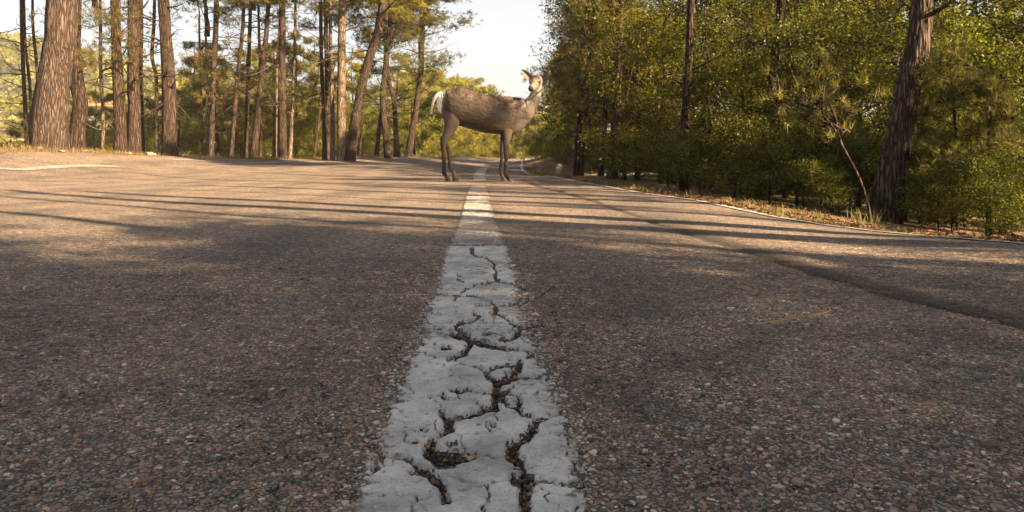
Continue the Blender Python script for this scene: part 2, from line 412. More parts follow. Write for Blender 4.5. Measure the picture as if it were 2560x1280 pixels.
# ------------------------------------------------------------------ cracks traced in the painted line
def c6(l): return [(880 + u / 3.765, 560 + v / 3.765, w * 1.15 / 3.765) for u, v, w in l]
def c7(l): return [(860 + u / 3.556, 880 + v / 3.556, w * 1.3 / 3.556) for u, v, w in l]
CR = [c6(q) for q in [
    [(1130, 235, 18), (1130, 270, 14), (1160, 300, 8), (1270, 325, 6), (1310, 350, 8), (1345, 375, 7), (1330, 410, 7), (1355, 440, 9), (1350, 480, 14), (1345, 510, 8), (1385, 545, 16)],
    [(1385, 545, 8), (1300, 555, 7), (1150, 570, 4), (1145, 595, 4), (1060, 625, 8), (1010, 665, 6), (985, 690, 6), (960, 715, 9)],
    [(1385, 545, 8), (1430, 550, 8), (1510, 570, 6), (1650, 640, 5)],
    [(775, 670, 3), (860, 672, 4), (975, 680, 4), (1100, 680, 4), (1230, 695, 6), (1300, 730, 9), (1345, 775, 13)],
    [(1345, 775, 7), (1450, 770, 4), (1550, 765, 9), (1750, 700, 8), (1900, 600, 6)],
    [(1345, 775, 15), (1350, 820, 20), (1340, 855, 16)],
    [(1340, 855, 7), (1220, 860, 6), (1150, 858, 11)], [(1220, 865, 7), (1180, 895, 8), (1120, 920, 8), (1000, 940, 12), (980, 985, 16), (1050, 1030, 20), (1090, 1060, 20)],
    [(655, 995, 4), (800, 990, 5), (980, 990, 7)], [(990, 490, 4), (1030, 492, 5)], [(990, 530, 5), (1050, 545, 6)], [(1380, 440, 4), (1450, 435, 4)],
    [(1340, 855, 7), (1400, 870, 9), (1460, 905, 8), (1540, 960, 8), (1590, 990, 13), (1650, 985, 11), (1800, 960, 9)],
    [(1580, 1000, 20), (1560, 1050, 22), (1500, 1085, 16), (1400, 1090, 15)],
    [(950, 1050, 26), (1050, 1080, 22), (1200, 1120, 30), (1300, 1150, 28), (1450, 1175, 16), (1600, 1190, 9), (1680, 1210, 9)],
    [(1110, 1140, 24), (1060, 1200, 20), (1020, 1240, 16)], [(860, 1170, 20), (920, 1175, 16)], [(1240, 1040, 12), (1300, 1040, 8)],
    [(1150, 770, 3), (1300, 775, 3)], [(1310, 620, 5), (1330, 610, 3)]]] + [c7(q) for q in [
    [(1000, 60, 13), (1070, 20, 18), (930, 75, 9)], [(1690, 45, 10), (1560, 62, 7)],
    [(1040, 110, 6), (1100, 130, 7), (1200, 150, 9), (1290, 175, 11), (1350, 150, 9), (1450, 130, 16), (1560, 110, 22), (1550, 170, 20), (1500, 200, 11)],
    [(1250, 210, 9), (1320, 260, 22), (1400, 270, 28), (1500, 250, 22), (1600, 235, 9), (1740, 240, 3)],
    [(1350, 300, 24), (1350, 370, 28), (1345, 430, 28), (1350, 500, 22)],
    [(1400, 420, 18), (1440, 470, 16), (1540, 500, 18), (1580, 560, 11), (1680, 590, 11), (1720, 610, 16)], [(1560, 450, 14), (1545, 400, 10), (1440, 365, 12), (1380, 360, 14)],
    [(1350, 500, 18), (1250, 520, 18), (1180, 555, 16), (1080, 580, 16), (960, 605, 20), (890, 580, 16), (870, 545, 12)],
    [(960, 340, 14), (1040, 355, 14), (1130, 345, 9)], [(870, 390, 14), (910, 425, 10), (945, 437, 5)], [(760, 400, 3), (850, 392, 4)],
    [(1180, 358, 5), (1230, 370, 9), (1290, 365, 12)], [(930, 640, 28), (940, 690, 32), (890, 720, 22), (850, 760, 13)],
    [(790, 810, 32), (760, 850, 32), (850, 920, 56), (1000, 930, 48), (1150, 935, 18)], [(760, 890, 45), (850, 960, 55), (1000, 960, 45), (1130, 945, 22)], [(860, 1000, 40), (960, 1010, 25)], [(690, 690, 6), (730, 700, 9)], [(540, 800, 4), (650, 815, 6)],
    [(290, 940, 4), (480, 940, 8), (540, 945, 14), (640, 1000, 16), (720, 1060, 32), (780, 1100, 32), (840, 1150, 32), (880, 1200, 28), (900, 1330, 28)],
    [(1720, 610, 15), (1800, 605, 6), (1910, 545, 7), (2040, 500, 7)],
    [(1720, 620, 18), (1680, 680, 32), (1640, 740, 32), (1560, 800, 32), (1500, 850, 44), (1500, 920, 50), (1560, 960, 30), (1590, 1010, 20), (1590, 1080, 22), (1610, 1140, 36), (1620, 1200, 40), (1600, 1400, 36)],
    [(1500, 1090, 22), (1530, 1160, 24)], [(1640, 1090, 26), (1700, 1140, 13), (1790, 1140, 16), (1850, 1150, 13), (1950, 1180, 10), (2130, 1190, 8)],
    [(1310, 640, 8), (1330, 660, 10)], [(360, 1000, 6), (420, 1020, 6)], [(920, 830, 10), (990, 830, 12)], [(600, 1080, 10), (660, 1080, 12)]]]
def crack_sd(X, Y):
    """pixels of the photo from the nearest crack rim: negative inside"""
    yy = np.maximum(Y, .3)
    px = 1280 + F * X / yy; py = HY + F * H / yy
    best = np.full(X.shape, 99.0)
    for pl in CR:
        for (ax, ay, aw), (bx, by, bw) in zip(pl[:-1], pl[1:]):
            dx, dy = bx - ax, (by - ay) * 1.1
            qx, qy = px - ax, (py - ay) * 1.1
            L = dx * dx + dy * dy + 1e-6
            t = np.clip((qx * dx + qy * dy) / L, 0, 1)
            d = np.hypot(qx - t * dx, qy - t * dy) - (aw + (bw - aw) * t)
            best = np.minimum(best, d)
    s = np.maximum(py - HY, 60) / 800
    best = best / s                                   # same units as at the bottom of the frame
    wob = (fbm(X * 80, Y * 55, 3, 5) - .5) * 17 + (fbm(X * 300, Y * 160, 9, 2) - .5) * 4
    best = best - 4.0 + wob
    # a finer net of hairline cracks
    wx = X + (fbm(X * 30, Y * 30, 51, 3) - .5) * .05; wy = Y * .8 + (fbm(X * 30, Y * 30, 57, 3) - .5) * .05
    c = .085; ix = np.floor(wx / c).astype(np.int64); iy = np.floor(wy / c).astype(np.int64)
    d1 = np.full(X.shape, 9.); d2 = np.full(X.shape, 9.)
    for a in (-1, 0, 1):
        for b in (-1, 0, 1):
            qx = (ix + a + .5 + (_hash(ix + a, iy + b, 5) - .5) * .8) * c; qy = (iy + b + .5 + (_hash(ix + a, iy + b, 6) - .5) * .8) * c
            d = np.hypot(wx - qx, wy - qy); n1 = np.minimum(d1, d); d2 = np.minimum(np.maximum(d1, d), d2); d1 = n1
    hair = (d2 - d1) * 1000 - .9 - 3.2 * (fbm(X * 22, Y * 16, 63, 3) - .37) * 4
    return np.minimum(best, hair * .9 + .3)

SX = np.array([-14, .80, .865, 1.0, 1.18, 1.45, 2.03, 3.17, 4.37, 6.8, 9.8, 13, 17.5, 24])
_lp = {'l': [(905, 1217), (941, 1141), (970, 1049), (998, 964), (1040, 880), (1088, 740), (1120, 620), (1150, 548), (1164, 490), (1180, 458)],
       'r': [(1459, 1217), (1437, 1150), (1414, 1063), (1376, 964), (1337, 893), (1298, 740), (1266, 620), (1236, 548), (1221, 490), (1212, 458)]}
def _edge(k):
    pts = [((px - 1280) * (F * H / (py - HY)) / F, F * H / (py - HY)) for px, py in _lp[k]]
    return np.array([q[1] for q in pts]), np.array([q[0] for q in pts])
_ly, _lx = _edge('l'); _ry, _rx = _edge('r')
def stripe_l(y): return np.interp(y, _ly, _lx)
def stripe_r(y): return np.interp(y, _ry, _rx)

# longitudinal joint filled with tar, right lane
SEAM = np.array([(1.30, 1.0), (1.22, 1.45), (1.17, 1.71), (1.05, 2.06), (.97, 2.82), (.88, 3.6), (.82, 4.5), (.66, 6.5), (.35, 8.8), (.1, 12)])
def seam_x(y): return np.interp(y, SEAM[:, 1], SEAM[:, 0])

# ------------------------------------------------------------------ ground sheet
def axis(*segs):
    out = [segs[0][0]]
    for a, b, s0, s1 in segs:
        x = a; s = s0
        while x < b - 1e-9:
            f = (x - a) / (b - a)
            x = min(b, x + s0 * (s1 / s0) ** f)
            out.append(x)
    return np.unique(np.round(np.array(out), 5))
gx = np.concatenate([-axis((24, 1600, 1.5, 120))[::-1], axis((-24, 24, .28, .28)), axis((24, 1600, 1.5, 120))]); gx = np.unique(gx)
gy = np.unique(np.concatenate([-axis((14, 700, 1.5, 100))[::-1], axis((-14, 50, .28, .28)), axis((50, 2500, 1.0, 160))]))
GX, GY = np.meshgrid(gx, gy)
GZ = gz(GX, GY)
inroad = (GX > xl(GY) - .0) & (GX < xr(GY) + .0) & (GY < 47)
rough = (fbm(GX * 1.3, GY * 1.3, 5) - .5) * .10 * (~inroad)
edge_d = np.minimum(np.abs(GX - xl(GY)), np.abs(GX - xr(GY)))
rough = rough * sst(.1, .8, edge_d) + np.where(~inroad, .0, 0)
GZ2 = GZ + rough - np.where(inroad & (edge_d > .3), .05, .012)
green = sst(.5, 2.5, edge_d)
me = mesh_np('ground', np.stack([GX, GY, GZ2], -1).reshape(-1, 3), grid_faces(len(gy), len(gx)), m_soil, smooth=True, attrs={'green': green.ravel()})
tag(ob('ground', me), kind='structure')

# ------------------------------------------------------------------ road
def rcol():
    a = axis((-.42, .30, .0042, .0042))
    r = axis((.30, 1.5, .014, .02))
    l = -axis((.42, 1.6, .02, .05))[::-1]
    return np.unique(np.concatenate([l, a, r]))
rin = rcol()
ryy = axis((-6, .6, .5, .1), (.6, 1.6, .0045, .0055), (1.6, 3.4, .006, .012), (3.4, 8, .02, .08), (8, 47, .1, .35))
outr = np.linspace(0, 1, 26)[1:] ** 1.3
outl = np.linspace(0, 1, 70)[1:] ** 1.2
RXX = np.zeros((len(ryy), len(outl) + len(rin) + len(outr)))
off = -.05 * np.minimum(ryy, 12)                       # columns follow the painted line
k1 = np.clip((8 - ryy) / 4, 0, 1)
for i, y in enumerate(ryy):
    R_ = float(xr(y)) ; L_ = float(xl(y))
    sc = min(1.0, max(.12, (R_ - .05) / 1.62)) if y > 6.0 else 1.0
    core = rin * (sc if y > 6 else 1.0)
    if y > 36: core = rin * .3
    RXX[i] = np.concatenate([(core[0] + (L_ - core[0]) * outl)[::-1], core, core[-1] + (R_ - core[-1]) * outr])
RYY = np.repeat(ryy[:, None], RXX.shape[1], 1)
RZ = gz(RXX, RYY)
near = (np.abs(RXX + .04) < .45) & (RYY < 3.4) & (RYY > .6)
sd = np.full(RXX.shape, 99.0)
sd[near] = crack_sd(RXX[near], RYY[near])
nearw = sst(3.4, 2.9, RYY)
depth = sst(1.5, -5, sd)                              # 0 outside, 1 deep inside
RZ = RZ - depth * .0065 * (.6 + .8 * vnoise(RXX * 60, RYY * 60, 4))
deep = sst(-4, -13, sd) * (RYY < 1.6)
RZ -= deep * .016
# light unevenness of the surfacing
RZ += (fbm(RXX * 6, RYY * 6, 21, 3) - .5) * .004
RZ += np.where(RYY < 3.4, (vnoise(RXX * 130, RYY * 130, 31) - .5) * .0035, 0)
# tar joint: narrow groove and the dark band beside it
sxd = RXX - seam_x(RYY) + (fbm(RYY * 3, RYY * 0 + 1, 8, 3) - .5) * .06
wv = (fbm(RXX * 14, RYY * 9, 12, 4) - .5) * .05
stain = sst(-.02, .01, sxd + wv) * (1 - sst(.07, .15, sxd + wv)) * sst(.8, 1.3, RYY) * (1 - sst(3.3, 5.0, RYY)) * .95
line = (1 - sst(.008 + .002 * RYY, .016 + .005 * RYY, np.abs(sxd))) * (1 - sst(9, 12, RYY))
stain = np.clip(stain + line, 0, 1)
stain = np.clip(stain + depth * .7, 0, 1)
RZ -= line * .006
me = mesh_np('road', np.stack([RXX, RYY, RZ], -1).reshape(-1, 3), grid_faces(*RXX.shape), m_road, smooth=True, attrs={'stain': stain.ravel()})
road = tag(ob('road', me), kind='structure')

# ------------------------------------------------------------------ painted line, near piece with lifted flaking paint
def stripe_mesh(y0, y1, s0, s1, nx, ends, thick, cracks, fray):
    ys = axis((y0, y1, s0, s1))
    u = np.linspace(-.12, 1.12, nx)
    L_ = stripe_l(ys); R_ = stripe_r(ys)
    X = L_[:, None] + (R_ - L_)[:, None] * u[None]
    Y = np.repeat(ys[:, None], nx, 1)
    e = np.minimum(X - L_[:, None], R_[:, None] - X) * 1000          # mm from the side
    e = e + (fbm(X * 150, Y * 70, 41, 4) - .5) * fray
    ee = np.minimum((Y - ends[0]), (ends[1] - Y)) * 1000
    ee = ee + (fbm(X * 60, Y * 30, 44, 4) - .5) * 60
    s = np.minimum(e, ee * .5)
    if cracks:
        s = np.minimum(s, crack_sd(X, Y) * .8)
        # small chips knocked out of the paint
        ch = fbm(X * 70, Y * 34, 61, 5)
        s = np.minimum(s, (.80 - ch) * 60)
    Z = gz(X, Y) + (fbm(X * 6, Y * 6, 21, 3) - .5) * .004
    Z = Z + thick * sst(-1.2, 1.8, s) - .0045 * sst(.2, -1.4, s) + (fbm(X * 45, Y * 45, 77, 3) - .5) * .0009
    Fc = grid_faces(len(ys), nx)
    keep = (s.ravel()[Fc].max(1) > -1.4)
    Fc = Fc[keep]
    wear = sst(26, 0, np.minimum(e, ee)) * .10 + sst(.5, .75, fbm(X * 9, Y * 5, 71, 4)) * .10
    used = np.unique(Fc); rem = -np.ones(X.size, int); rem[used] = np.arange(len(used))
    V = np.stack([X, Y, Z], -1).reshape(-1, 3)[used]
    return V, rem[Fc], wear.ravel()[used]
V, Fc, w = stripe_mesh(.62, 3.35, .0022, .008, 190, (.3, 3.14), .0022, True, 46)
me = mesh_np('centre_line', V, Fc, m_paint, smooth=True, attrs={'wear': w})
tag(ob('painted_line', me), 'broad cracked white centre line running away from the lens, paint broken into plates', 'road marking', 'dashes of the centre line')
V, Fc, w = stripe_mesh(3.1, 4.4, .01, .012, 60, (3.13, 4.40), .0045, False, 40)
me = mesh_np('centre_line', V, Fc, m_paint_worn, smooth=True, attrs={'wear': w + .065})
ob('worn_paint', me, bpy.data.objects['painted_line'])
V, Fc, w = stripe_mesh(4.3, 6.95, .015, .03, 50, (4.36, 6.80), .005, False, 18)
me = mesh_np('centre_dash', V, Fc, m_paint, smooth=True, attrs={'wear': w + .10})
tag(ob('painted_line', me), 'second white dash of the centre line, between the cracked dash and the deer', 'road marking', 'dashes of the centre line')
V, Fc, w = stripe_mesh(7.0, 9.4, .02, .04, 40, (7.1, 9.2), .005, False, 14)
me = mesh_np('centre_dash', V, Fc, m_paint_worn, smooth=True, attrs={'wear': w + .08})
tag(ob('painted_line', me), 'short worn white dash just in front of the deer', 'road marking', 'dashes of the centre line')

def strip(name, pts, w, mat, lift, wear, n=80, ww=None):
    pts = np.array(pts, float); t = np.linspace(0, 1, len(pts)); tt = np.linspace(0, 1, n)
    X = np.interp(tt, t, pts[:, 0]); Y = np.interp(tt, t, pts[:, 1])
    dx, dy = np.gradient(X), np.gradient(Y); L = np.hypot(dx, dy); nx, ny = -dy / L, dx / L
    offs = np.linspace(-.5, .5, 6)
    XX = X[:, None] + nx[:, None] * offs[None] * w; YY = Y[:, None] + ny[:, None] * offs[None] * w
    ZZ = gz(XX, YY) + (fbm(XX * 6, YY * 6, 21, 3) - .5) * .004 + lift
    return mesh_np(name, np.stack([XX, YY, ZZ], -1).reshape(-1, 3), grid_faces(n, 6), mat, smooth=True, attrs={'wear': np.full(n * 6, wear)})
yy = np.concatenate([np.linspace(-8, 22, 60), np.linspace(22.5, 35.5, 20)])
me = strip('edge_line', [(float(xr(y)) - .07, y) for y in yy], .065, m_paint_worn, .006, .0, 400)
tag(ob('edge_line', me), 'thin white edge line along the right side of the road', 'road marking')
me = strip('edge_line', [((52 - 1280) * 10.9 / F - 2.0, 10.0), unp(52, 425, 11)[:2], unp(180, 421, 12.1)[:2], unp(300, 417, 13.5)[:2]], .22, m_paint_worn, .008, .06, 60)
tag(ob('edge_line', me), 'faded white edge line at the far left of the tarmac', 'road marking')
me = strip('edge_line', [unp(420, 411, 16.2)[:2], unp(600, 406.5, 19)[:2], unp(740, 405, 21)[:2], unp(835, 405, 21.6)[:2]], .24, m_paint_worn, .008, .04, 60)
tag(ob('edge_line', me), 'white edge line below the row of leaning pines on the left', 'road marking')
me = strip('centre_dash', [(-.47, 10.6), (-.60, 13), (-.68, 16), (-.66, 19.5), (-.45, 23)], .2, m_paint_worn, .008, .10, 60)
tag(ob('painted_line', me), 'faint far dash of the centre line passing behind the deer', 'road marking', 'dashes of the centre line')

# ------------------------------------------------------------------ loose and bedded aggregate in the foreground (too many to count)
def stones():
    P = []
    s = .0063
    y = .70
    while y < 3.0:
        hw = .74 * y + .06
        st = s * (1 + .25 * max(0, y - 1.4))
        n = int(2 * hw / st)
        x = -hw + np.arange(n) * st
        P.append(np.stack([x + rng.uniform(-.45, .45, n) * st, y + rng.uniform(-.45, .45, n) * st], 1))
        y += st * .92
    P = np.concatenate(P)
    keep = rng.random(len(P)) < (1 - sst(1.9, 3.0, P[:, 1]))
    P = P[keep]
    X, Y = P[:, 0], P[:, 1]
    sL = stripe_l(Y); sR = stripe_r(Y)
    e = np.minimum(X - sL, sR - X) * 1000 + (fbm(X * 150, Y * 70, 41, 4) - .5) * 22
    sdv = np.full(len(X), 99.0); nr = np.abs(X + .04) < .45
    sdv[nr] = crack_sd(X[nr], Y[nr])
    ch = fbm(X * 70, Y * 34, 61, 5)
    inp = (e > -2) & (np.minimum(sdv * .8, (.80 - ch) * 60) > -1.5)
    k = ~inp
    X, Y, sdv, e = X[k], Y[k], sdv[k], e[k]
    n = len(X)
    dpt = sst(1.5, -5, sdv) * .0055 * (.6 + .8 * vnoise(X * 60, Y * 60, 4)) + sst(-4, -13, sdv) * (Y < 1.6) * .014
    z = gz(X, Y) - dpt + (fbm(X * 6, Y * 6, 21, 3) - .5) * .004
    size = .0026 * rng.lognormal(0, .34, n); size = np.clip(size, .0016, .0085)
    big = rng.random(n) < .035; size[big] *= 1.7
    size[sdv < 0] *= 1.1
    ang = rng.uniform(0, 6.28, n)
    ex = rng.uniform(.95, 1.5, n); hh = rng.uniform(.30, .62, n)
    k5 = np.arange(5) * 2 * np.pi / 5
    loc = []
    for ring, (r_, z_) in enumerate([(1.0, -.35), (.78, .62)]):
        a = k5[None] + ring * .5 + rng.uniform(-.3, .3, (n, 5))
        rr = r_ * rng.uniform(.72, 1.15, (n, 5))
        lx = np.cos(a) * rr * ex[:, None]; ly = np.sin(a) * rr / ex[:, None] ** .4
        lz = z_ * hh[:, None] * rng.uniform(.75, 1.2, (n, 5))
        loc.append((lx, ly, lz))
    tx = rng.uniform(-.25, .25, (n, 1)); ty = rng.uniform(-.25, .25, (n, 1)); tz = (hh * .95)[:, None]
    lx = np.concatenate([loc[0][0], loc[1][0], tx], 1); ly = np.concatenate([loc[0][1], loc[1][1], ty], 1); lz = np.concatenate([loc[0][2], loc[1][2], tz], 1)
    ca, sa = np.cos(ang)[:, None], np.sin(ang)[:, None]
    sz = size[:, None]
    VX = X[:, None] + (lx * ca - ly * sa) * sz
    VY = Y[:, None] + (lx * sa + ly * ca) * sz
    VZ = z[:, None] + lz * sz + (size * rng.uniform(-.38, .06, n))[:, None]
    V = np.stack([VX, VY, VZ], -1).reshape(-1, 3)
    f = []
    for i in range(5):
        j = (i + 1) % 5
        f += [(i, j, 5 + i), (j, 5 + j, 5 + i), (5 + i, 5 + j, 10)]
    Fc = (np.array(f)[None] + (np.arange(n) * 11)[:, None, None]).reshape(-1, 3)
    ci = rng.choice(len(PAL), n, p=[.20, .2, .19, .10, .10, .04, .09, .08])
    c = PAL[ci] * rng.uniform(.75, 1.3, (n, 1))
    patch = fbm(X * 1.7 + 40, Y * 1.7, 90, 4)[:, None]
    c = c * (.40 + 1.15 * patch) * np.array([1.06, 1.0, .95])
    pw = sst(.52, .68, fbm(X * 5 + 9, Y * 5, 95, 4))[:, None]; c = c * (1 - .45 * pw)
    # tar along the joint
    sxd_ = X - seam_x(Y) + (fbm(Y * 3, Y * 0 + 1, 8, 3) - .5) * .06
    wv_ = (fbm(X * 14, Y * 9, 12, 4) - .5) * .05
    stn = sst(-.02, .01, sxd_ + wv_) * (1 - sst(.07, .15, sxd_ + wv_)) * .92
    stn = np.maximum(stn, 1 - sst(.006, .026, np.abs(sxd_)))
    c = c * (1 - stn[:, None]) + (c * .22 + np.array([.018, .011, .006])) * stn[:, None]
    dk = np.clip(sst(0, -8, sdv) * .6, 0, 1)[:, None]
    c = c * (1 - dk) + c * np.array([.62, .48, .38]) * dk
    # paint smeared over the grains next to the line
    pz = ((e > -26) & (e < 4) & (rng.random(n) < .35))[:, None]
    c = np.where(pz, c * .4 + np.array([.26, .255, .24]), c)
    C = np.repeat(c, 11, 0)
    return mesh_np('aggregate', V, Fc, m_stone, col=C)
tag(ob('aggregate', stones(), road), kind='stuff')

# ------------------------------------------------------------------ tubes, leaves, needles
class Acc:
    def __init__(s): s.V = []; s.F = {}; s.C = []; s.n = 0
    def add(s, V, F, c=None):
        V = np.asarray(V, float); F = np.asarray(F, int)
        s.F.setdefault(F.shape[1], []).append(F + s.n)
        s.V.append(V); s.n += len(V)
        if c is not None: s.C.append(np.broadcast_to(c, (len(V), 3)))
    def mesh(s, name, mat, smooth=False):
        return mesh_np(name, np.concatenate(s.V), [np.concatenate(v) for v in s.F.values()], mat, col=np.concatenate(s.C) if s.C else None, smooth=smooth)

def tube(acc, P, R, k=8, bump=0.0, seed=0, ridges=0, c=None):
    P = np.asarray(P, float); R = np.asarray(R, float); n = len(P)
    T = np.gradient(P, axis=0); T /= np.linalg.norm(T, axis=1)[:, None] + 1e-9
    ref = np.array([0, 1, 0.]) if abs(T[0][1]) < .8 else np.array([1., 0, 0])
    A = np.cross(T, ref); A /= np.linalg.norm(A, axis=1)[:, None] + 1e-9
    B = np.cross(T, A)
    a = np.arange(k) * 2 * np.pi / k
    rr = np.repeat(R[:, None], k, 1)
    if bump > 0:
        s_ = np.concatenate([[0], np.cumsum(np.linalg.norm(np.diff(P, axis=0), axis=1))])
        AA, SS = np.meshgrid(a, s_)
        u = AA * k / (2 * np.pi)
        m = ridges or 9
        cx = np.cos(AA) * m / 3; cy = np.sin(AA) * m / 3
        nz = fbm(cx + 10, cy + SS * 1.1 / max(R[0], .05) * .25, seed, 4)
        pl = np.abs(nz - .5) * 2
        rr = rr * (1 + bump * (np.minimum(pl * 2.4, 1) - .6) + bump * 1.2 * (fbm(np.cos(AA) * .9 + 5, np.sin(AA) * .9 + SS * .8, seed + 5, 2) - .5))
    V = P[:, None] + A[:, None] * (np.cos(a)[None, :, None] * rr[..., None]) + B[:, None] * (np.sin(a)[None, :, None] * rr[..., None])
    i = np.arange(n - 1)[:, None] * k; j = np.arange(k)[None]
    F = np.stack([i + j, i + (j + 1) % k, i + k + (j + 1) % k, i + k + j], -1).reshape(-1, 4)
    acc.add(V.reshape(-1, 3), F, c)

def smooth_path(pts, n):
    pts = np.array(pts, float); m = len(pts)
    t = np.linspace(0, m - 1, n); out = []
    for tt in t:
        i = min(int(tt), m - 2); f = tt - i
        p0 = pts[max(i - 1, 0)]; p1 = pts[i]; p2 = pts[i + 1]; p3 = pts[min(i + 2, m - 1)]
        out.append(.5 * ((2 * p1) + (-p0 + p2) * f + (2 * p0 - 5 * p1 + 4 * p2 - p3) * f * f + (-p0 + 3 * p1 - 3 * p2 + p3) * f ** 3))
    return np.array(out)

def rdir(r, n):
    v = r.normal(size=(n, 3)); return v / np.linalg.norm(v, axis=1)[:, None]

def leaves(acc, C, size, r, cols, up=.35, asp=.55):
    """one bent diamond (two triangles) per centre"""
    n = len(C)
    N = rdir(r, n); N[:, 2] = np.abs(N[:, 2]) + up; N /= np.linalg.norm(N, axis=1)[:, None]
    T = np.cross(N, rdir(r, n)); T /= np.linalg.norm(T, axis=1)[:, None] + 1e-9
    B = np.cross(N, T)
    s = (size * r.uniform(.45, 1.6, n))[:, None]
    V = np.stack([C - T * s * .5, C + B * s * asp * .5 + N * s * .08, C + T * s * .5, C - B * s * asp * .5 + N * s * .08], 1).reshape(-1, 3)
    b = np.arange(n)[:, None] * 4
    F = np.concatenate([b + np.array([[0, 1, 2]]), b + np.array([[0, 2, 3]])], 0)
    acc.add(V, F, np.repeat(cols, 4, 0))

def tufts(acc, C, D, L, wd, k, r, cols, spread=.75):
    """needle tufts: k narrow triangles from each centre, around direction D"""
    n = len(C)
    C_ = np.repeat(C, k, 0); D_ = np.repeat(D, k, 0)
    d = D_ + r.normal(size=D_.shape) * spread; d /= np.linalg.norm(d, axis=1)[:, None]
    s = np.cross(d, rdir(r, n * k)); s /= np.linalg.norm(s, axis=1)[:, None] + 1e-9
    l = (L * r.uniform(.6, 1.15, n * k))[:, None]
    b0 = C_ + r.normal(size=C_.shape) * L * .12
    V = np.stack([b0 - s * wd * .5, b0 + s * wd * .5, b0 + d * l], 1).reshape(-1, 3)
    F = np.arange(n * k * 3).reshape(-1, 3)
    acc.add(V, F, np.repeat(np.repeat(cols, k, 0), 3, 0))

PINE_A = np.array([.080, .088, .016]); PINE_B = np.array([.165, .155, .028]); PINE_D = np.array([.045, .055, .016]); BRONZE = np.array([.14, .082, .03])
OAK_A = np.array([.036, .045, .008]); OAK_B = np.array([.10, .110, .016]); OAK_D = np.array([.028, .036, .010])

def colmix(r, n, a, b, extra=None, pe=0.0, lum=.3):
    t = r.random((n, 1)); c = a * (1 - t) + b * t
    if extra is not None:
        m = r.random(n) < pe; c[m] = extra
    return c * (1 + r.uniform(-lum, lum, (n, 1)))

def limb(acc, p0, d, L, r0, r, droop=.0, up=.15, wob=.18, k=5, n=7):
    P = [np.array(p0, float)]; d = np.array(d, float); d /= np.linalg.norm(d)
    for i in range(n - 1):
        d = d + r.normal(size=3) * wob + np.array([0, 0, up - droop * i / n]); d /= np.linalg.norm(d)
        P.append(P[-1] + d * L / (n - 1))
    P = np.array(P)
    tube(acc, P, np.linspace(r0, r0 * .25, n), k)
    return P

def make_tree(seed, height, r0, cz, R, nl, kind, dens=1.0, leaf=.05, low=False, prof='dome', lean=.02, tuftL=.15, tw=.012, cols=None):
    """trunk + limbs (one mesh) and a crown of leaf clumps (another)"""
    r = np.random.default_rng(seed)
    T = Acc(); Cn = Acc()
    n = 14
    z = np.linspace(0, height, n)
    wx = np.cumsum(r.normal(size=n)) * height * lean * .4; wy = np.cumsum(r.normal(size=n)) * height * lean * .4
    tr = np.stack([wx - wx[0], wy - wy[0], z - .15 * (z == 0)], 1)
    tube(T, tr, r0 * (1 - z / height) ** .8 + r0 * .12 + r0 * .35 * np.exp(-z / .25), 9, .12, seed)
    for i in range(nl):
        t = (i + r.random()) / nl
        zz = cz + (height * .98 - cz) * t
        p = np.array([np.interp(zz, z, tr[:, 0]), np.interp(zz, z, tr[:, 1]), zz])
        az = i * 2.4 + r.uniform(-.5, .5)
        if prof == 'dome': pr = math.sqrt(max(.05, 1 - (t * 1.02 - .25) ** 2 / .75))
        elif prof == 'cone': pr = 1.05 - .85 * t
        else: pr = .75 + .25 * math.sin(t * 9 + seed)
        L = R * pr * r.uniform(.65, 1.15)
        d = (math.cos(az), math.sin(az), r.uniform(-.1, .45))
        P = limb(T, p, d, L, max(.008, r0 * .3 * (1 - .6 * t)), r, up=.05 if kind == 'pine' else .08)
        subs = []
        ns = 3 + int(L * 2.2)
        for s_ in range(ns):
            q = P[r.integers(2, len(P))]
            sd_ = rdir(r, 1)[0]; sd_[2] = abs(sd_[2]) * .5
            Q = limb(T, q, sd_ + np.array(d) * .6, L * r.uniform(.22, .45), max(.004, r0 * .08), r, n=4, k=3)
            subs.append(Q[-1]); subs.append(Q[-2])
        subs.append(P[-1])
        subs = np.array(subs)
        for q in subs:
            rad = (.20 + .12 * L) * r.uniform(.6, 1.2)
            lum = r.uniform(.3, 1.65)
            if kind == 'pine':
                m = max(4, int(16 * dens * r.uniform(.5, 1.3)))
                off = rdir(r, m) * (r.random((m, 1)) ** .5) * rad * np.array([1, 1, .6])
                D = off / (np.linalg.norm(off, axis=1)[:, None] + 1e-6) * .6 + np.array([0, 0, .45])
                base = (cols or (PINE_A, PINE_B))
                c = colmix(r, m, base[0], base[1], BRONZE, .05) * lum
                tufts(Cn, q + off, D, tuftL, tw, 11, r, c)
            else:
                m = max(8, int(80 * dens * r.uniform(.5, 1.4)))
                off = rdir(r, m) * (r.random((m, 1)) ** .45) * rad * np.array([1.1, 1.1, .75])
                base = (cols or (OAK_A, OAK_B))
                c = colmix(r, m, base[0], base[1], OAK_B * 1.5, .08) * lum
                leaves(Cn, q + off, leaf, r, c)
    return T, Cn

def proto(seed, kind, bark, **kw):
    T, C_ = make_tree(seed, kind=kind, **kw)
    return (T.mesh('trunk', bark, True), C_.mesh('crown', m_needle if kind == 'pine' else m_leaf))

def plant(name, pr, x, y, s, rz, label, cat, group=None, sz=None, dz=0.0):
    e = empty(name, (x, y, g1(x, y) + dz), rz)
    e.scale = (s, s, sz or s)
    ob('trunk', pr[0], e); ob('crown', pr[1], e)
    tag(e, label, cat, group)
    return e

